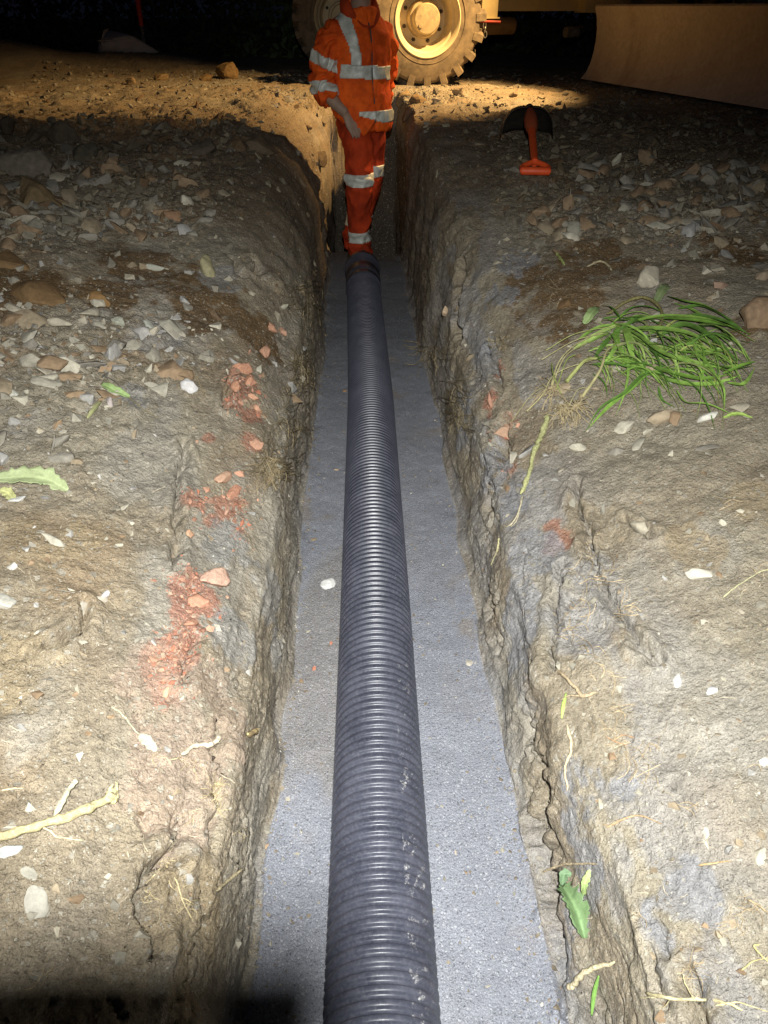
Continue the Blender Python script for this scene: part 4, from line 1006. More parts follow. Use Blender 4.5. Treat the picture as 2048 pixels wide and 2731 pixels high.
leaf([(300, 1590), (318, 1610), (338, 1625)], 22, "grey green wilted leaf at the end of the dry stem", (0.30, .29, .22), .2, .008, seed=16)
leaf([(65, 1770), (300, 1700)][:1] + [(75, 2005), (90, 1990)], 3, "wisp of dry leaf near the large flat white stone", (0.36, .31, .2), .3, .003, seed=17) if False else None

# ------------------------------------------------------------------ shovel
ORP = noisy("orange_plastic", (0.78, .10, .022), (0.62, .07, .016), .5, .4, scale=30, bump=.0005)
STL = noisy("worn_steel", (0.045, .040, .034), (0.10, .085, .065), .55, .5, .6, 25, .001)
gp = hit(1155, 384)[0]
base, _ = drop(gp.x, gp.y); gp.z = base.z + 0.03
tp = hit(1133, 296)[0]; 
sd_ = Vector((tp.x - gp.x, tp.y - gp.y, 0)).normalized()
gy = gp.y; eb, _ = drop(gp.x + sd_.x * .8, gp.y + sd_.y * .8); sk_end = gp + sd_ * 0.80; sk_end.z = eb.z + 0.16
sh = empty('shovel', (gp.x, gp.y, base.z)); tag(sh, "shovel with a bright orange handle lying on the dim right bank", "shovel")
ax = (sk_end - gp).normalized(); sdv = ax.cross(Vector((0, 0, 1))).normalized(); upv = sdv.cross(ax)
mb = MB(); hw = 0.068
mb.tube([gp - sdv * hw, gp - sdv * hw * .9, gp + sdv * hw * .9, gp + sdv * hw], [.017, .019, .019, .017], 18)
for s in (-1, 1):
    mb.tube(spline([gp + sdv * hw * .93 * s, gp + ax * .04 + sdv * hw * .95 * s, gp + ax * .075 + sdv * hw * .6 * s, gp + ax * .11 + sdv * .004 * s], 5), [.011] * 15 + [.016], 12, flat=1.3)
under(sh, mb.build('grip', ORP))
mb = MB(); mb.tube([gp + ax * .10, gp + ax * .14, gp + ax * .45, gp + ax * .52], [.020, .0185, .0195, .023], 20)
under(sh, mb.build('shaft', ORP))
mb = MB(); mb.tube([gp + ax * .50, gp + ax * .54, gp + ax * .60, gp + ax * .68, gp + ax * .74, gp + ax * .80], [.022, .030, .036, .036, .030, .022], 20)
under(sh, mb.build('socket', noisy("faded_orange", (0.36, .085, .035), (0.5, .09, .03), .6, .3, scale=30)))
# arched blade turned back up, dark beneath
V, F = [], []; nu, nv = 22, 14
for j in range(nv):
    s = j / (nv - 1); wd = .150 * (1 - .35 * max(0, (s - .6) / .4) ** 2) 
    for i in range(nu):
        u = i / (nu - 1) * 2 - 1
        arch = .165 * math.sqrt(max(0, 1 - (abs(u) ** 3.2))) * (1 - .9 * max(0, (s - .35) / .65) ** 1.3)
        ce = sk_end + Vector((sd_.x, sd_.y, 0)) * (-.03 + s * .30)
        V.append((ce.x + sdv.x * u * wd, ce.y + sdv.y * u * wd + (0.02 * abs(u)), eb.z + .012 + arch + (.010 if abs(u) < .12 else 0)))
for j in range(nv - 1):
    for i in range(nu - 1): F.append((j * nu + i, j * nu + i + 1, (j + 1) * nu + i + 1, (j + 1) * nu + i))
bl = mesh_np('blade', np.array(V), F, STL); bl.modifiers.new('thickness', 'SOLIDIFY').thickness = .003; under(sh, bl)
mb = MB(); mb.tube([gp + ax * .77, gp + ax * .81, gp + ax * .86 - upv * .02], [.022, .018, .010], 14); under(sh, mb.build('tang', STL))

# ------------------------------------------------------------------ earthmoving machine
YEL = noisy("dusty_yellow_paint", (0.56, .44, .20), (0.44, .36, .20), .55, .3, scale=6, bump=.001)
RIMP = noisy("cream_rim_paint", (0.70, .60, .38), (0.58, .48, .29), .5, .4, scale=9, bump=.0006)
TYR = noisy("muddy_rubber", (0.27, .21, .135), (0.13, .105, .075), .9, .2, scale=14, bump=.004)
RST = noisy("rusty_blade_steel", (0.20, .115, .070), (0.29, .19, .125), .7, .4, 0, 5, .002)
DRK = noisy("greasy_black_steel", (0.03, .026, .02), (0.08, .06, .04), .7, .3, .0, 8, .002)
REDP = noisy("red_paint", (0.5, .05, .03), (0.36, .05, .03), .5, .4, scale=20)
CHR = noisy("dull_steel", (0.35, .33, .28), (0.22, .2, .17), .45, .5, .7, 30)
W1 = plane_hit(915, 186, 0.0); W1.z = 0
mc = empty('earthmoving_machine', W1); tag(mc, "yellow wheeled earthmoving machine with a wide curved steel blade beyond the trench", "earthmoving machine")
def wheel(loc, rz, R=0.55, lit=True):
    w_ = empty('wheel', loc); under(mc, w_)
    M = Matrix.Translation(loc) @ Matrix.Rotation(rz, 4, 'Z') @ Matrix.Rotation(R_(90), 4, 'X')   # axis along -y local -> local z = outward
    def P(n, m, mb, sharp=35):
        o = mb.build(n, m, sharp=sharp); o.parent = w_; o.matrix_parent_inverse = Matrix.Translation(loc).inverted() ; return o
    hw = 0.155; r = 0.285
    mb = MB(); mb.lathe([(r, -hw * .9), (r + .02, -hw), (.37, -hw * 1.06), (.44, -hw * 1.03), (.49, -hw * .93), (.512, -hw * .75), (.52, 0), (.512, hw * .75), (.49, hw * .93), (.44, hw * 1.03), (.37, hw * 1.06), (r + .02, hw), (r, hw * .9)], M, 72)
    # moulded rings on the sidewall
    mb.lathe([(.345, hw * 1.05), (.349, hw * 1.085), (.353, hw * 1.05)], M, 72)
    nl = 20
    for k in range(nl):
        for s in (-1, 1):
            a = 2 * math.pi * (k + (.5 if s < 0 else 0)) / nl
            Vv = []
            da = [0.0, .055, .20, .16]  # lug: wide at the shoulder, swept to the crown
            for rr_, z_, o1, o2 in ((.455, hw * 1.05 * s, -.045, .085), (.553, hw * .99 * s, -.032, .072), (.560, hw * .05 * s, .11, .19), (.50, hw * .05 * s, .10, .20)):
                for oo in (o1, o2): Vv.append(M @ Vector((rr_ * math.cos(a + oo), rr_ * math.sin(a + oo), z_)))
            mb.add(Vv, [(0, 1, 3, 2), (2, 3, 5, 4), (4, 5, 7, 6), (0, 2, 4, 6), (1, 7, 5, 3), (0, 6, 7, 1)])
    P('tyre', TYR, mb, 25)
    mb = MB(); mb.lathe([(.275, -hw * .9), (.30, -hw * .95), (.303, -hw * .85), (.262, -hw * .7), (.255, .2 * hw), (.262, .55 * hw), (.285, .85 * hw), (.305, .93 * hw), (.309, 1.02 * hw), (.300, 1.08 * hw), (.290, 1.03 * hw), (.272, .86 * hw), (.268, .70 * hw), (.250, .62 * hw), (.244, .40 * hw), (.238, .30 * hw), (.232, -.25 * hw), (.215, -.42 * hw), (.19, -.45 * hw), (.12, -.45 * hw), (.0, -.45 * hw)], M, 72)
    rim = P('rim', RIMP, mb, 35)
    mb = MB(); mb.lathe([(.150, -.44 * hw), (.150, .15 * hw), (.142, .28 * hw), (.122, .30 * hw), (.122, .80 * hw), (.112, .90 * hw), (.0, .92 * hw)], M, 48)
    mb.lathe([(.020, .90 * hw), (.020, .97 * hw), (.0, .98 * hw)], M @ Matrix.Translation((-.06, -.05, 0)), 12)
    P('hub', RIMP if not lit else noisy("scuffed_hub_paint", (0.30, .24, .16), (0.5, .40, .22), .6, .3, scale=24), mb, 35)
    for k in range(8):
        a = 2 * math.pi * (k + .4) / 8
        mb = MB(); mb.lathe([(.017, -.46 * hw), (.017, -.28 * hw), (.011, -.27 * hw), (.011, -.10 * hw), (0, -.09 * hw)], M @ Matrix.Translation((.182 * math.cos(a), .182 * math.sin(a), 0)), 6)
        P('wheel_nut', DRK, mb)
    return w_
hz = 0.535
wheel(Vector((W1.x - .01, W1.y + .05, hz)), R_(9))
wheel(Vector((-.17, W1.y + 1.95, hz)), R_(2), lit=False)
th = R_(14); ux = Vector((math.cos(th), math.sin(th), 0)); uy = Vector((-math.sin(th), math.cos(th), 0))
W3 = W1 + ux * 3.7 + uy * .35; wheel(Vector((W3.x, W3.y, .62)), R_(12), lit=False)
wheel(Vector((W3.x, W3.y, .62)) + uy * 1.9, R_(12), lit=False)
ROT = Matrix.Rotation(th, 3, 'Z')
def mpart(n, m, mb): return under(mc, mb.build(n, m))
def ml(a, b, z): return W1 + ux * a + uy * b + Vector((0, 0, z))
mpart('chassis', YEL, MB().box(ml(1.35, .95, .80), (3.3, .75, .34), ROT, .02).box(ml(1.5, .45, .66), (1.7, .10, .14), ROT, .01).box(ml(2.0, .38, .70), (.5, .22, .25), ROT, .02))
mpart('body', YEL, MB().box(ml(2.3, .95, 1.45), (2.0, 1.7, .9), ROT, .06).box(ml(.2, .95, 1.2), (.9, .8, .4), ROT, .05))
mpart('cab', noisy("cab_glass", (0.02, .025, .03), (0.03, .035, .04), .1, .6, scale=4, bump=0), MB().box(ml(.9, .95, 2.15), (1.2, 1.3, 1.5), ROT, .08))
mpart('axle', noisy("brown_axle_casting", (0.16, .10, .04), (0.25, .15, .06), .6, .4, scale=12), MB().tube([ml(-.1, .15, .53), ml(-.1, 1.9, .53)], .11, 20).tube([ml(.55, .3, .47), ml(1.05, .42, .47)], .075, 18).tube([ml(-.1, .9, .53), ml(-.1, 1.1, .53)], .2, 20))
mpart('exhaust_pipe', CHR, MB().tube([ml(1.48, .1, .42), ml(1.62, .12, .42)], .045, 16).tube([ml(1.60, .12, .42), ml(1.9, .5, .45)], .035, 14))
mpart('mounting_bracket', YEL, MB().box(ml(.60, -.02, .64), (.16, .10, .20), ROT, .008).box(ml(.60, -.02, .54), (.20, .12, .012), ROT, .002))
mpart('red_step_bar', REDP, MB().tube([ml(.50, -.10, .515), ml(.70, -.10, .510)], .010, 10))
def link_(c, rz, s=1.0):
    pts = [Vector((math.cos(a) * .014 * s, 0, math.sin(a) * .026 * s)) for a in [2 * math.pi * k / 16 for k in range(17)]]
    Mx = Matrix.Rotation(rz, 3, 'Z'); return [Vector(c) + Mx @ p for p in pts]
mbc = MB()
for k in range(3): mbc.tube(link_(ml(.545 + .006 * k, -.10, .485 - .036 * k), .3 + 1.4 * k), .0045, 6, cap=False)
mpart('shackle_chain', CHR, mbc)
# the blade: curved in section, seen along its face
B0 = plane_hit(1268, 184, 0.0); B1 = plane_hit(1655, 252, 0.0)
bd = (B1 - B0).normalized(); B2 = B0 + bd * 3.3; bl_len = 3.3
fn = Vector((bd.y, -bd.x, 0)); fn = fn if fn.dot(CP - B0) > 0 else -fn       # the face looks at the trench
sec = [(.075, 0.0), (.030, .055), (-.004, .13), (-.022, .22), (-.030, .31), (-.024, .40), (-.008, .48), (.012, .535), (.022, .56), (.024, .575), (.012, .588), (-.010, .588)]
secb = [(x - .018, z) for x, z in reversed(sec[:-1])]
prof = sec + secb
V, F = [], []; nb = 60; m = len(prof)
for k in range(nb + 1):
    ce = B0 + bd * (bl_len * k / nb)
    for x, z in prof: V.append(ce + fn * x + Vector((0, 0, z + .055)))
for k in range(nb):
    for i in range(m): F.append((k * m + i, k * m + (i + 1) % m, (k + 1) * m + (i + 1) % m, (k + 1) * m + i))
F.append(tuple(range(m))); F.append(tuple(nb * m + i for i in range(m - 1, -1, -1)))
t = NT(RST); p = t.pos(); mp = t.n('ShaderNodeMapping'); mp.inputs['Scale'].default_value = (2.2, 2.2, .8); t.l(p, mp.inputs['Vector'])
stz = t.noise(mp.outputs[0], 1.0, 5, .6); c0 = t.ramp(stz, [(.35, (0.32, .26, .22)), (.5, (0.44, .38, .33)), (.7, (0.50, .45, .39))])
nz = t.noise(p, 30, 5, .7); t.l(t.mix(.8, c0, t.ramp(nz, [(.3, g3(.75)), (.7, g3(1.2))]), 'MULTIPLY'), t.b.inputs['Base Color'])
bm_ = mesh_np('blade', np.array([v[:] for v in V]), F, RST); bm_.data.set_sharp_from_angle(angle=R_(35)); under(mc, bm_)
mb = MB()
for k in range(7):
    z = .10 + .065 * k + .02 * (k % 2); x = np.interp(z, [s[1] for s in sec[:8]], [s[0] for s in sec[:8]])
    mb.box(B0 + fn * (x - .012) + Vector((0, 0, z + .055)) - bd * (.010 + .008 * (k % 3)), (.035, .05, .055), Matrix.Rotation(.4 * k, 3, 'Z'), .014)
under(bm_, mb.build('worn_end_bit', RST))
bm_.children[0].parent = mc; bm_.children  # keep the end bit beside the blade
mpart('push_arm', DRK, MB().box((B0 + bd * 1.2 - fn * .35 + Vector((0, 0, .45))), (.5, .12, .14), Matrix.Rotation(math.atan2(fn.y, fn.x), 3, 'Z'), .01).box((B0 + bd * 2.2 - fn * .35 + Vector((0, 0, .45))), (.5, .12, .14), Matrix.Rotation(math.atan2(fn.y, fn.x), 3, 'Z'), .01))
# boom carrying the work lamp
WLv = Vector(WL); ld = (Vector((-0.3, 7.6, 0)) - WLv).normalized()
mpart('boom', YEL, MB().tube([ml(1.6, .9, 2.0), ml(1.9, -1.0, 3.7), WLv + Vector((.02, .1, .3))], [.14, .12, .09], 14))
mpart('lamp_housing', DRK, MB().tube([WLv - ld * .16, WLv - ld * .05], [.05, .085], 18).tube([WLv - ld * .1, WLv + Vector((.02, .1, .3))], .02, 8))

# ------------------------------------------------------------------ what stands behind
pm = plane_hit(318, 128, 0.0); pb, _ = drop(-2.56, 10.6)
post = empty('marker_post', pb); tag(post, "thin red topped post standing before the dark hedge", "post")
under(post, MB().tube([pb, pb + Vector((0, 0, .34))], .022, 12).build('post_foot', noisy("grey_post", (0.12, .11, .11), (0.2, .18, .17), .7)))
under(post, MB().tube([pb + Vector((0, 0, .34)), pb + Vector((.01, 0, 1.3))], .03, 12).build('red_sleeve', noisy("red_sleeve_paint", (0.65, .06, .04), (0.45, .05, .04), .5)))
bp, _ = drop(*(plane_hit(295, 118, 0.15).xy * 1.0)[:2]); bp, _ = drop(-2.70, 10.45)
V, F = rock(77, 3, (.36, .28, .18), cuts=2, rough=.12)
sb = mesh_np('white_sack', V, F, noisy("woven_white_sack", (0.62, .56, .52), (0.5, .44, .41), .8, .2, scale=8, bump=.01)); sb.location = bp + Vector((0, 0, .09)); sb.rotation_euler = (0, .12, .2)
tag(sb, "bulging whitish sack half covered with earth in front of the hedge", "sack")
FOL = attr_mat("hedge_leaf", 0.8, 0.1, 60, .3, .001)
def leafmass(n, fx, leafs, name, lab, cat):
    P = np.array([fx() for _ in range(n)]); Vv = np.zeros((n * 4, 3)); K = np.zeros((n * 4, 3))
    for i, p in enumerate(P):
        a = rng.randn(3); a /= np.linalg.norm(a); b = np.cross(a, rng.randn(3)); b /= np.linalg.norm(b); s = leafs * rng.uniform(.6, 1.5)
        Vv[i * 4:i * 4 + 4] = [p - a * s, p - b * s * .4, p + a * s, p + b * s * .4]; K[i * 4:i * 4 + 4] = np.array([.09, .12, .06]) * rng.uniform(.4, 1.5)
    o = mesh_np(name, Vv, np.arange(n * 4).reshape(-1, 4), FOL, col=K, smooth=False); tag(o, lab, cat); return o
hx = lambda: (lambda x: (x, 13.2 + .6 * math.sin(x * 1.3) + rng.rand() ** 2 * 1.5, rng.uniform(.0, 3.2)))(rng.uniform(-9, 9))
leafmass(42000, hx, .07, 'hedge', "tall unlit hedge closing the scene behind everything", "hedge")

# ------------------------------------------------------------------ the phone that takes the picture (outside the frame)
PHM = mat("phone_glass", (0.02, 0.02, 0.025), .15, 0, .5)
ph = MB(); bmx = bmesh.new()
ph.box((0, 0, 0), (.078, .158, .0085), None, .004)
po = ph.build('phone', PHM); po.rotation_euler = cam.rotation_euler
po.location = CP - CF * .012 + CR * (.015 - .039) + CU * (.015 - .079)
tag(po, "dark phone held just behind the viewpoint", "phone")
# the hand that holds it: palm behind the left edge, fingers round it, wrist below
HSK = noisy("photographer_skin", (0.30, .19, .14), (0.36, .23, .17), .6, .3, scale=40, bump=.0005)
def PC(r, u, b): return CP + CR * r + CU * u - CF * b
mb = MB()
mb.loft([(PC(-.16, -.42, .16), CR * .048, CF * .042), (PC(-.125, -.27, .10), CR * .036, CF * .028), (PC(-.105, -.21, .065), CR * .034, CF * .024), (PC(-.085, -.165, .045), CR * .044, CF * .020), (PC(-.078, -.10, .040), CR * .048, CF * .018), (PC(-.082, .022, .034), CR * .042, CF * .013)], 18)
for k, (u0, ln) in enumerate([(.024, 1.0), (-.004, 1.08), (-.032, 1.0), (-.060, .85)]):
    mb.tube(spline([PC(-.085, u0 - .01, .040), PC(-.100, u0, .022), PC(-.092, u0 + .002, .006), PC(-.070 * ln, u0 + .004, .004)], 4), [.0105] * 5 + [.0098] * 4 + [.009] * 3 + [.0075], 10)
mb.tube(spline([PC(-.050, -.155, .045), PC(-.022, -.130, .034), PC(-.012, -.095, .026), PC(-.014, -.070, .024)], 4), [.015] * 5 + [.0125] * 4 + [.011] * 3 + [.009], 10)
ho = mb.build('hand', HSK, sharp=60); md = ho.modifiers.new('r', 'REMESH'); md.mode = 'VOXEL'; md.voxel_size = .003; md = ho.modifiers.new('s', 'SMOOTH'); md.iterations = 4
tag(ho, "bare hand holding the phone just behind the viewpoint", "hand")
# ------------------------------------------------------------------ the worker
HVO = mat("orange_work_cloth", (0.80, .115, .012), .8, 0, .15); t = NT(HVO); p = t.obj()
n1 = t.noise(p, 5, 5, .7); n2 = t.noise(p, 28, 5, .7)
c = t.ramp(n1, [(.38, (0.85, .125, .012)), (.62, (0.52, .06, .008))]); c = t.mix(t.ramp(n2, [(.50, g3(0)), (.75, g3(.45))]), c, (0.14, .035, .012)); t.l(c, t.b.inputs['Base Color']); t.bump(t.noise(p, 300, 3, .6), .0008, .7)
HVT = mat("shade_dark_orange_trousers", (0.5, .05, .012), .85, 0, .1); t = NT(HVT); p = t.obj(); n1 = t.noise(p, 6, 5, .7)  # trench shade put into the cloth colour
t.l(t.ramp(n1, [(.35, (0.48, .050, .012)), (.65, (0.22, .024, .009))]), t.b.inputs['Base Color']); t.bump(t.noise(p, 300, 3, .6), .0008, .7)
REF = noisy("reflective_tape", (0.62, .64, .58), (0.40, .41, .36), .45, .6, scale=26, bump=.0008)
SKN = noisy("skin", (0.26, .17, .12), (0.33, .22, .16), .6, .3, scale=30, bump=.0006)
BLK = noisy("black_rubber", (0.02, .02, .02), (0.04, .035, .03), .6, .4, scale=12)
FEET = BEDZ + 0.004
WP = Vector((0.012, 5.42, FEET)); psi = R_(30)
f_ = Vector((math.sin(psi), -math.cos(psi), 0)); r_ = Vector((-math.cos(psi), -math.sin(psi), 0))
def B(a, b, z): return WP + r_ * a + f_ * b + Vector((0, 0, z))
def rings_path(pts, rad, n=24, sq=1.0):
    """tapered loft along a spline; rad: list of (ra, rb)"""
    S = spline(pts, 6); L = len(S); out = []
    prev = Vector(r_)
    for i, q in enumerate(S):
        tt = (S[min(i + 1, L - 1)] - S[max(i - 1, 0)]).normalized(); a = (prev - tt * prev.dot(tt)).normalized(); b = tt.cross(a); prev = a
        u = i / 6; k = min(int(u), len(rad) - 2); fr = u - k; ra = rad[k][0] * (1 - fr) + rad[k + 1][0] * fr; rb = rad[k][1] * (1 - fr) + rad[k + 1][1] * fr
        out.append((q, a * ra, b * rb))
    return out
def remesh(mb, vox, sm):
    me = bpy.data.meshes.new('tmp'); me.from_pydata(mb.V, [], mb.F); me.update()
    o = bpy.data.objects.new('tmp', me); C.objects.link(o)
    md = o.modifiers.new('r', 'REMESH'); md.mode = 'VOXEL'; md.voxel_size = vox
    md = o.modifiers.new('s', 'SMOOTH'); md.iterations = sm; md.factor = .5
    bpy.context.view_layer.update(); dg = bpy.context.evaluated_depsgraph_get(); ev = o.evaluated_get(dg); m2 = ev.to_mesh()
    V = np.zeros(len(m2.vertices) * 3); m2.vertices.foreach_get('co', V); V = V.reshape(-1, 3)
    N = np.zeros(len(m2.vertices) * 3); m2.vertices.foreach_get('normal', N); N = N.reshape(-1, 3)
    F = [tuple(pp.vertices) for pp in m2.polygons]; ev.to_mesh_clear(); bpy.data.objects.remove(o); return V, N, F
worker = empty('person', WP); tag(worker, "person in orange high visibility workwear standing in the trench behind the pipe end", "person")
def wobj(n, V, F, m, par=None):
    o = mesh_np(n, V, F, m); under(worker, o); return o
# body: head, neck, chest, arms and hands in one surface
mb = MB()
def ell(c_, a, b, h, z): return (B(0, 0, 0) * 0 + c_ + Vector((0, 0, z)), r_ * a, f_ * b)
HC = B(0, .05, 1.655)
mb.loft([(HC + f_ * fo + Vector((0, 0, z)), r_ * a, f_ * b) for z, a, b, fo in
    [(-.115, .025, .035, .045), (-.105, .045, .058, .03), (-.07, .062, .082, .012), (-.02, .072, .094, .0), (.03, .076, .099, 0), (.07, .074, .097, -.005), (.10, .062, .080, -.008), (.125, .035, .045, -.01), (.13, .01, .01, -.01)]], 28)
mb.tube([HC + f_ * .092 + Vector((0, 0, .015)), HC + f_ * .112 + Vector((0, 0, -.018)), HC + f_ * .092 + Vector((0, 0, -.03))], [.008, .014, .010], 10)   # nose
for s in (-1, 1):
    mb.tube([HC + r_ * .074 * s + Vector((0, 0, -.03)), HC + r_ * .083 * s - f_ * .006 + Vector((0, 0, .0)), HC + r_ * .076 * s + Vector((0, 0, .028))], [.009, .012, .010], 8)
    mb.tube([HC + f_ * .088 + r_ * .018 * s + Vector((0, 0, .028)), HC + f_ * .080 + r_ * .05 * s + Vector((0, 0, .028))], .008, 8)
mb.tube([HC + f_ * .092 + r_ * .022 + Vector((0, 0, -.062)), HC + f_ * .099 + Vector((0, 0, -.062)), HC + f_ * .092 - r_ * .022 + Vector((0, 0, -.062))], .008, 8)
mb.tube([B(0, 0, 1.36), B(0, .01, 1.46), B(0, .03, 1.55)], [.085, .060, .060], 20)
mb.loft([(B(0, 0, z), r_ * a, f_ * b) for z, a, b in [(.86, .14, .10), (1.0, .13, .095), (1.2, .155, .105), (1.34, .165, .10), (1.41, .10, .08)]], 24)
RE = [B(.165, 0, 1.365), B(.225, -.015, 1.24), B(.262, -.02, 1.10), B(.225, .045, 1.02), B(.165, .105, .945)]
mb.loft(rings_path(RE, [(.05, .05), (.046, .046), (.042, .042), (.042, .038), (.026, .031)]), 20)
# right hand resting on the thigh: palm, four fingers, thumb
Wr = RE[-1]; hd = (B(.125, .135, .86) - Wr).normalized(); hs = hd.cross(f_).normalized(); hn = hs.cross(hd)
mb.loft([(Wr, hs * .026, hn * .018), (Wr + hd * .03, hs * .034, hn * .017), (Wr + hd * .07, hs * .042, hn * .016), (Wr + hd * .092, hs * .040, hn * .012)], 16)
for k, (off_, ln) in enumerate([(-.030, .066), (-.010, .076), (.011, .070), (.030, .055)]):
    b0 = Wr + hd * .085 + hs * off_; mb.tube([b0, b0 + hd * ln * .45 + hn * .004, b0 + hd * ln * .8 - hn * .006, b0 + hd * ln - hn * .018], [.0095, .009, .008, .0065], 8)
b0 = Wr + hd * .03 - hs * .030; mb.tube([b0, b0 + hd * .030 - hs * .022, b0 + hd * .058 - hs * .028 - hn * .004], [.012, .0105, .008], 8)
LE = [B(-.165, 0, 1.365), B(-.215, -.05, 1.22), B(-.235, -.11, 1.09), B(-.20, -.10, .98), B(-.165, -.05, .90)]
mb.loft(rings_path(LE, [(.05, .05), (.046, .046), (.042, .042), (.036, .036), (.026, .029)]), 20)
Wl = LE[-1]; hd2 = Vector((0, 0, -1)); hs2 = f_; 
mb.loft([(Wl, hs2 * .026, r_ * .018), (Wl + hd2 * .05, hs2 * .04, r_ * .016), (Wl + hd2 * .09, hs2 * .038, r_ * .012)], 16)
for k, (off_, ln) in enumerate([(-.028, .055), (-.009, .070), (.011, .076), (.030, .066)]):
    b0 = Wl + hd2 * .082 + hs2 * off_; mb.tube([b0, b0 + hd2 * ln * .5, b0 + hd2 * ln + r_ * .016], [.0095, .009, .0065], 8)
b0 = Wl + hd2 * .03 + hs2 * .03; mb.tube([b0, b0 + hd2 * .03 + hs2 * .022, b0 + hd2 * .058 + hs2 * .026], [.012, .0105, .008], 8)
V, N, F = remesh(mb, .0055, 3); body = wobj('body', V, F, SKN)
mb = MB(); mb.loft([(HC + f_ * fo + Vector((0, 0, z)), r_ * a, f_ * b) for z, a, b, fo in [(-.05, .060, .05, -.052), (.0, .079, .075, -.032), (.05, .082, .098, -.012), (.09, .076, .092, -.008), (.12, .055, .066, -.01), (.143, .02, .02, -.01)]], 28)
under(worker, mb.build('hair', noisy("dark_hair", (0.02, .013, .008), (0.04, .026, .015), .7, .3, scale=80, bump=.002)))
# jacket
mb = MB()
mb.loft([(B(a0, b0, z), r_ * a, f_ * b) for z, a, b, a0, b0 in
   [(.845, .135, .125, -.03, .055), (.87, .165, .145, -.02, .04), (.93, .19, .16, -.01, .02), (1.0, .195, .16, 0, .012), (1.08, .185, .148, 0, .005), (1.18, .19, .145, 0, 0), (1.28, .205, .148, 0, 0), (1.36, .205, .138, 0, -.005), (1.42, .165, .115, 0, -.01), (1.46, .115, .095, 0, 0), (1.49, .098, .092, 0, .01)]], 40)
Js = [B(.135, -.01, 1.375), B(.21, -.012, 1.30), B(.245, -.02, 1.20), B(.260, -.02, 1.115), B(.246, .012, 1.06), B(.232, .045, 1.025)]
mb.loft(rings_path(Js, [(.078, .078), (.078, .082), (.072, .080), (.074, .082), (.070, .074), (.055, .058)]), 26)
Jl = [B(-.135, -.01, 1.375), B(-.20, -.03, 1.30), B(-.235, -.07, 1.19), B(-.240, -.11, 1.09), B(-.215, -.105, 1.0), B(-.18, -.07, .93)]
mb.loft(rings_path(Jl, [(.078, .078), (.076, .08), (.070, .076), (.068, .072), (.060, .064), (.048, .05)]), 26)
V, N, F = remesh(mb, .0085, 4)
# folds in the cloth
q = V - np.array(WP)
la = q @ np.array(r_); lb = q @ np.array(f_); lz = q[:, 2]
arm = ss(.17, .23, np.abs(la))
fold = .015 * (1 - np.abs(fbm(la * 7 + lz * 3.5, lb * 5, lz * 4.5 - la * 2, 3, 301)) * 2.6) * (1 - .3 * arm)
fold += arm * .012 * np.sin(lz * 75 + 3 * vn(la * 14, lb * 14, lz * 10, seed=303) * 2 + la * 30)
diag = (la * .9 + lz * .55 - 1.06 * .55)
fold += .022 * np.exp(-((la * .85 + (lz - 1.02) * .75 + .03) / .014) ** 2) * ss(.86, .92, lz) * (1 - ss(1.08, 1.16, lz)) * (lb > 0)
fold += .018 * np.exp(-((la * .9 + (lz - 0.97) * .6 + .02) / .016) ** 2) * (lb > 0) * (lz < 1.05)
fold -= .018 * np.exp(-((la * .85 + (lz - 1.05) * .8 + .05) / .018) ** 2) * ss(.86, .92, lz) * (1 - ss(1.1, 1.2, lz)) * (lb > 0)
fold += .003 * fbm(la * 30, lb * 30, lz * 30, 3, 305)
# zip groove
zipc = .0 + .03 * (1.2 - lz)*0
fold -= .010 * np.exp(-((la + .005) / .007) ** 2) * (lb > .03) * (lz < 1.47)
V = V + N * fold[:, None]
jacket = wobj('jacket', V, F, HVO)
Fq = np.array([f for f in F if len(f) == 4]); fc = V[Fq].mean(1); qc = fc - np.array(WP); fa, fb, fz = qc @ np.array(r_), qc @ np.array(f_), qc[:, 2]
isarm = np.zeros(len(fa), bool)
S = np.array([v[:] for v in spline(Js, 8)]); dS = np.sqrt(((fc[:, None, :] - S[None]) ** 2).sum(-1)); near_i = dS.argmin(1); nd = dS.min(1); isarm = (fa > .19) & (nd < .11) & (near_i > 5)
def band(mask, name, V, N, Fq, m=REF, off=.0028):
    ff = Fq[mask]; u, inv = np.unique(ff, return_inverse=True); inv = inv.reshape(-1, 4)
    o = wobj(name, V[u] + N[u] * off, inv, m); md = o.modifiers.new('thickness', 'SOLIDIFY'); md.thickness = .003; md.offset = -1; return o
armline = near_i / 8.0   # 0..5 along the sleeve
def strip(name, mask): return band(mask, name, V, N, Fq)
strip('reflective_band', isarm & (np.abs(fz + .30 * (fa - .25) * 0 + .35 * (fb) - 1.232 - .28 * (fa - .25)) < .034))
strip('reflective_band', isarm & (np.abs(fz - .30 * (fb) - 1.075 + .25 * (.27 - fa)) < .028) & (fz > 1.03))
strip('reflective_band', ~isarm & (fa < .178) & (fa > -.2) & (np.abs(fz - 1.165 - .05 * fa) < .036))
strip('reflective_band', ~isarm & (np.abs(fa) < .212) & (fb > -.02) & (fa < .10) & (fz - .925 < .034) & (fz - .925 > -.034 + .30 * np.maximum(fa + .05, 0)))
cx_ = np.interp(fz, [1.18, 1.27, 1.34, 1.40, 1.46], [.098, .105, .118, .13, .125])
strip('shoulder_strap', ~isarm & (np.abs(fa - cx_) < .030) & (fz > 1.20) & ((fb > -.02)))
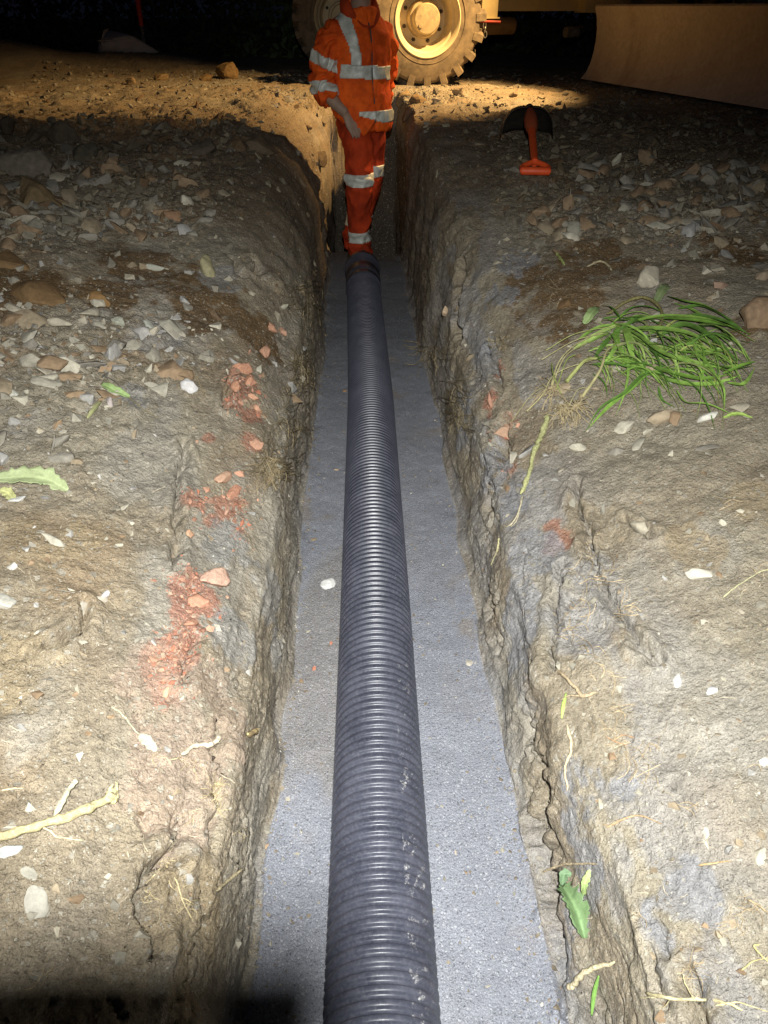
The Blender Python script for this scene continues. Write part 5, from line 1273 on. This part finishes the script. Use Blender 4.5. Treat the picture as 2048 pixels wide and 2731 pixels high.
# hood lying open round the neck
mb = MB()
hp = [(r_ * math.cos(a) * .105 + f_ * (math.sin(a) * .10 + .018)) for a in [2 * math.pi * k / 26 for k in range(27)]]
V_, F_ = [], []
nr = 7
for j, (k_, z0, o_) in enumerate([(1.0, 1.43, 0), (1.12, 1.47, .0), (1.12, 1.52, 0), (.98, 1.555, 0), (.80, 1.55, 0), (.72, 1.50, 0), (.72, 1.43, 0)]):
    for k in range(26):
        a = 2 * math.pi * k / 26; fr = math.sin(a)
        zz = z0 - (.15 * max(0, fr) ** 1.8 if j in (2, 3, 4) else .05 * max(0, fr) ** 2.5)
        rr_ = k_ * (1 + .05 * math.sin(a * 5 + j))
        V_.append(B(0, .012, zz) + r_ * math.cos(a) * .112 * rr_ + f_ * fr * .105 * rr_)
for j in range(nr - 1):
    for k in range(26): F_.append((j * 26 + k, j * 26 + (k + 1) % 26, (j + 1) * 26 + (k + 1) % 26, (j + 1) * 26 + k))
hood = mesh_np('hood', np.array([v[:] for v in V_]), F_, noisy("dark_orange_lining", (0.42, .05, .012), (0.22, .03, .01), .85, .1, scale=14, bump=.004)); md = hood.modifiers.new('s', 'SUBSURF'); md.levels = md.render_levels = 2; under(worker, hood)
# zip
zp = []
for z in np.linspace(.89, 1.42, 24):
    k = np.where((np.abs(la + .005) < .02) & (lb > 0) & (np.abs(lz - z) < .02))[0]; b_ = lb[k].max() if len(k) else .14
    zp.append(B(-.005, b_ - .003, z))
mb = MB(); mb.tube(zp, .0045, 6); under(worker, mb.build('zip', BLK))
# trousers
def Wd(x, y, z): return Vector((x, y, FEET + z))
RL = [B(.085, .0, .95), Wd(-.010, 5.36, .80), Wd(-.005, 5.32, .62), Wd(.000, 5.29, .50), Wd(-.008, 5.32, .32), Wd(-.010, 5.34, .14), Wd(-.010, 5.35, .055)]
LL = [B(-.085, .0, .95), Wd(.065, 5.46, .80), Wd(.066, 5.46, .62), Wd(.055, 5.45, .50), Wd(.015, 5.49, .32), Wd(-.035, 5.53, .16), Wd(-.040, 5.54, .055)]
mb = MB()
mb.loft([(B(0, .0, z), r_ * a, f_ * b) for z, a, b in [(1.02, .15, .11), (.95, .165, .125), (.88, .165, .13), (.82, .12, .11)]], 32)
LR = [(.095, .105), (.100, .105), (.088, .092), (.080, .086), (.078, .084), (.072, .076), (.076, .080)]
mb.loft(rings_path(RL, LR), 28); mb.loft(rings_path(LL, LR), 28)
V, N, F = remesh(mb, .008, 4); q = V - np.array(WP); la, lb, lz = q @ np.array(r_), q @ np.array(f_), q[:, 2]
fold = .014 * (1 - np.abs(fbm(la * 8, lb * 8, lz * 5 + la * 3, 3, 311)) * 2.6) + .009 * np.sin(lz * 70 + 4 * vn(la * 12, lb * 12, lz * 6, seed=313)) * (np.exp(-((lz - .12) / .09) ** 2) + np.exp(-((lz - .55) / .08) ** 2) + .5 * np.exp(-((lz - .8) / .08) ** 2))
V = V + N * (fold * (lz < .9))[:, None]
wobj('trousers', V, F, HVT)
Fq = np.array([f for f in F if len(f) == 4]); fc = V[Fq].mean(1); fz = fc[:, 2] - FEET
def nearleg(Lp): S = np.array([v[:] for v in spline(Lp, 6)]); return np.sqrt(((fc[:, None] - S[None]) ** 2).sum(-1)).min(1)
dR, dL = nearleg(RL), nearleg(LL); right = dR < dL
for m_k in (right & (np.abs(fz - .555) < .036), right & (np.abs(fz - .185) < .036), ~right & (np.abs(fz - .585) < .036), ~right & (np.abs(fz - .255) < .036)):
    band(m_k, 'reflective_band', V, N, Fq)
# boots
for (x, y) in ((-.010, 5.35), (-.040, 5.54)):
    mb = MB(); fd = Vector((.25, -1, 0)).normalized() if y < 5.5 else Vector((-.1, -1, 0)).normalized(); sdx = Vector((-fd.y, fd.x, 0)); c0 = Wd(x, y, 0)
    mb.loft([(c0 + fd * .04 + Vector((0, 0, .0)), sdx * .052, fd * .145), (c0 + fd * .04 + Vector((0, 0, .03)), sdx * .052, fd * .145), (c0 + fd * .035 + Vector((0, 0, .055)), sdx * .048, fd * .135), (c0 + fd * .01 + Vector((0, 0, .09)), sdx * .046, fd * .095), (c0 + Vector((0, 0, .13)), sdx * .046, fd * .06), (c0 + Vector((0, 0, .2)), sdx * .05, fd * .06)], 24)
    o = mb.build('boot', BLK); under(worker, o)
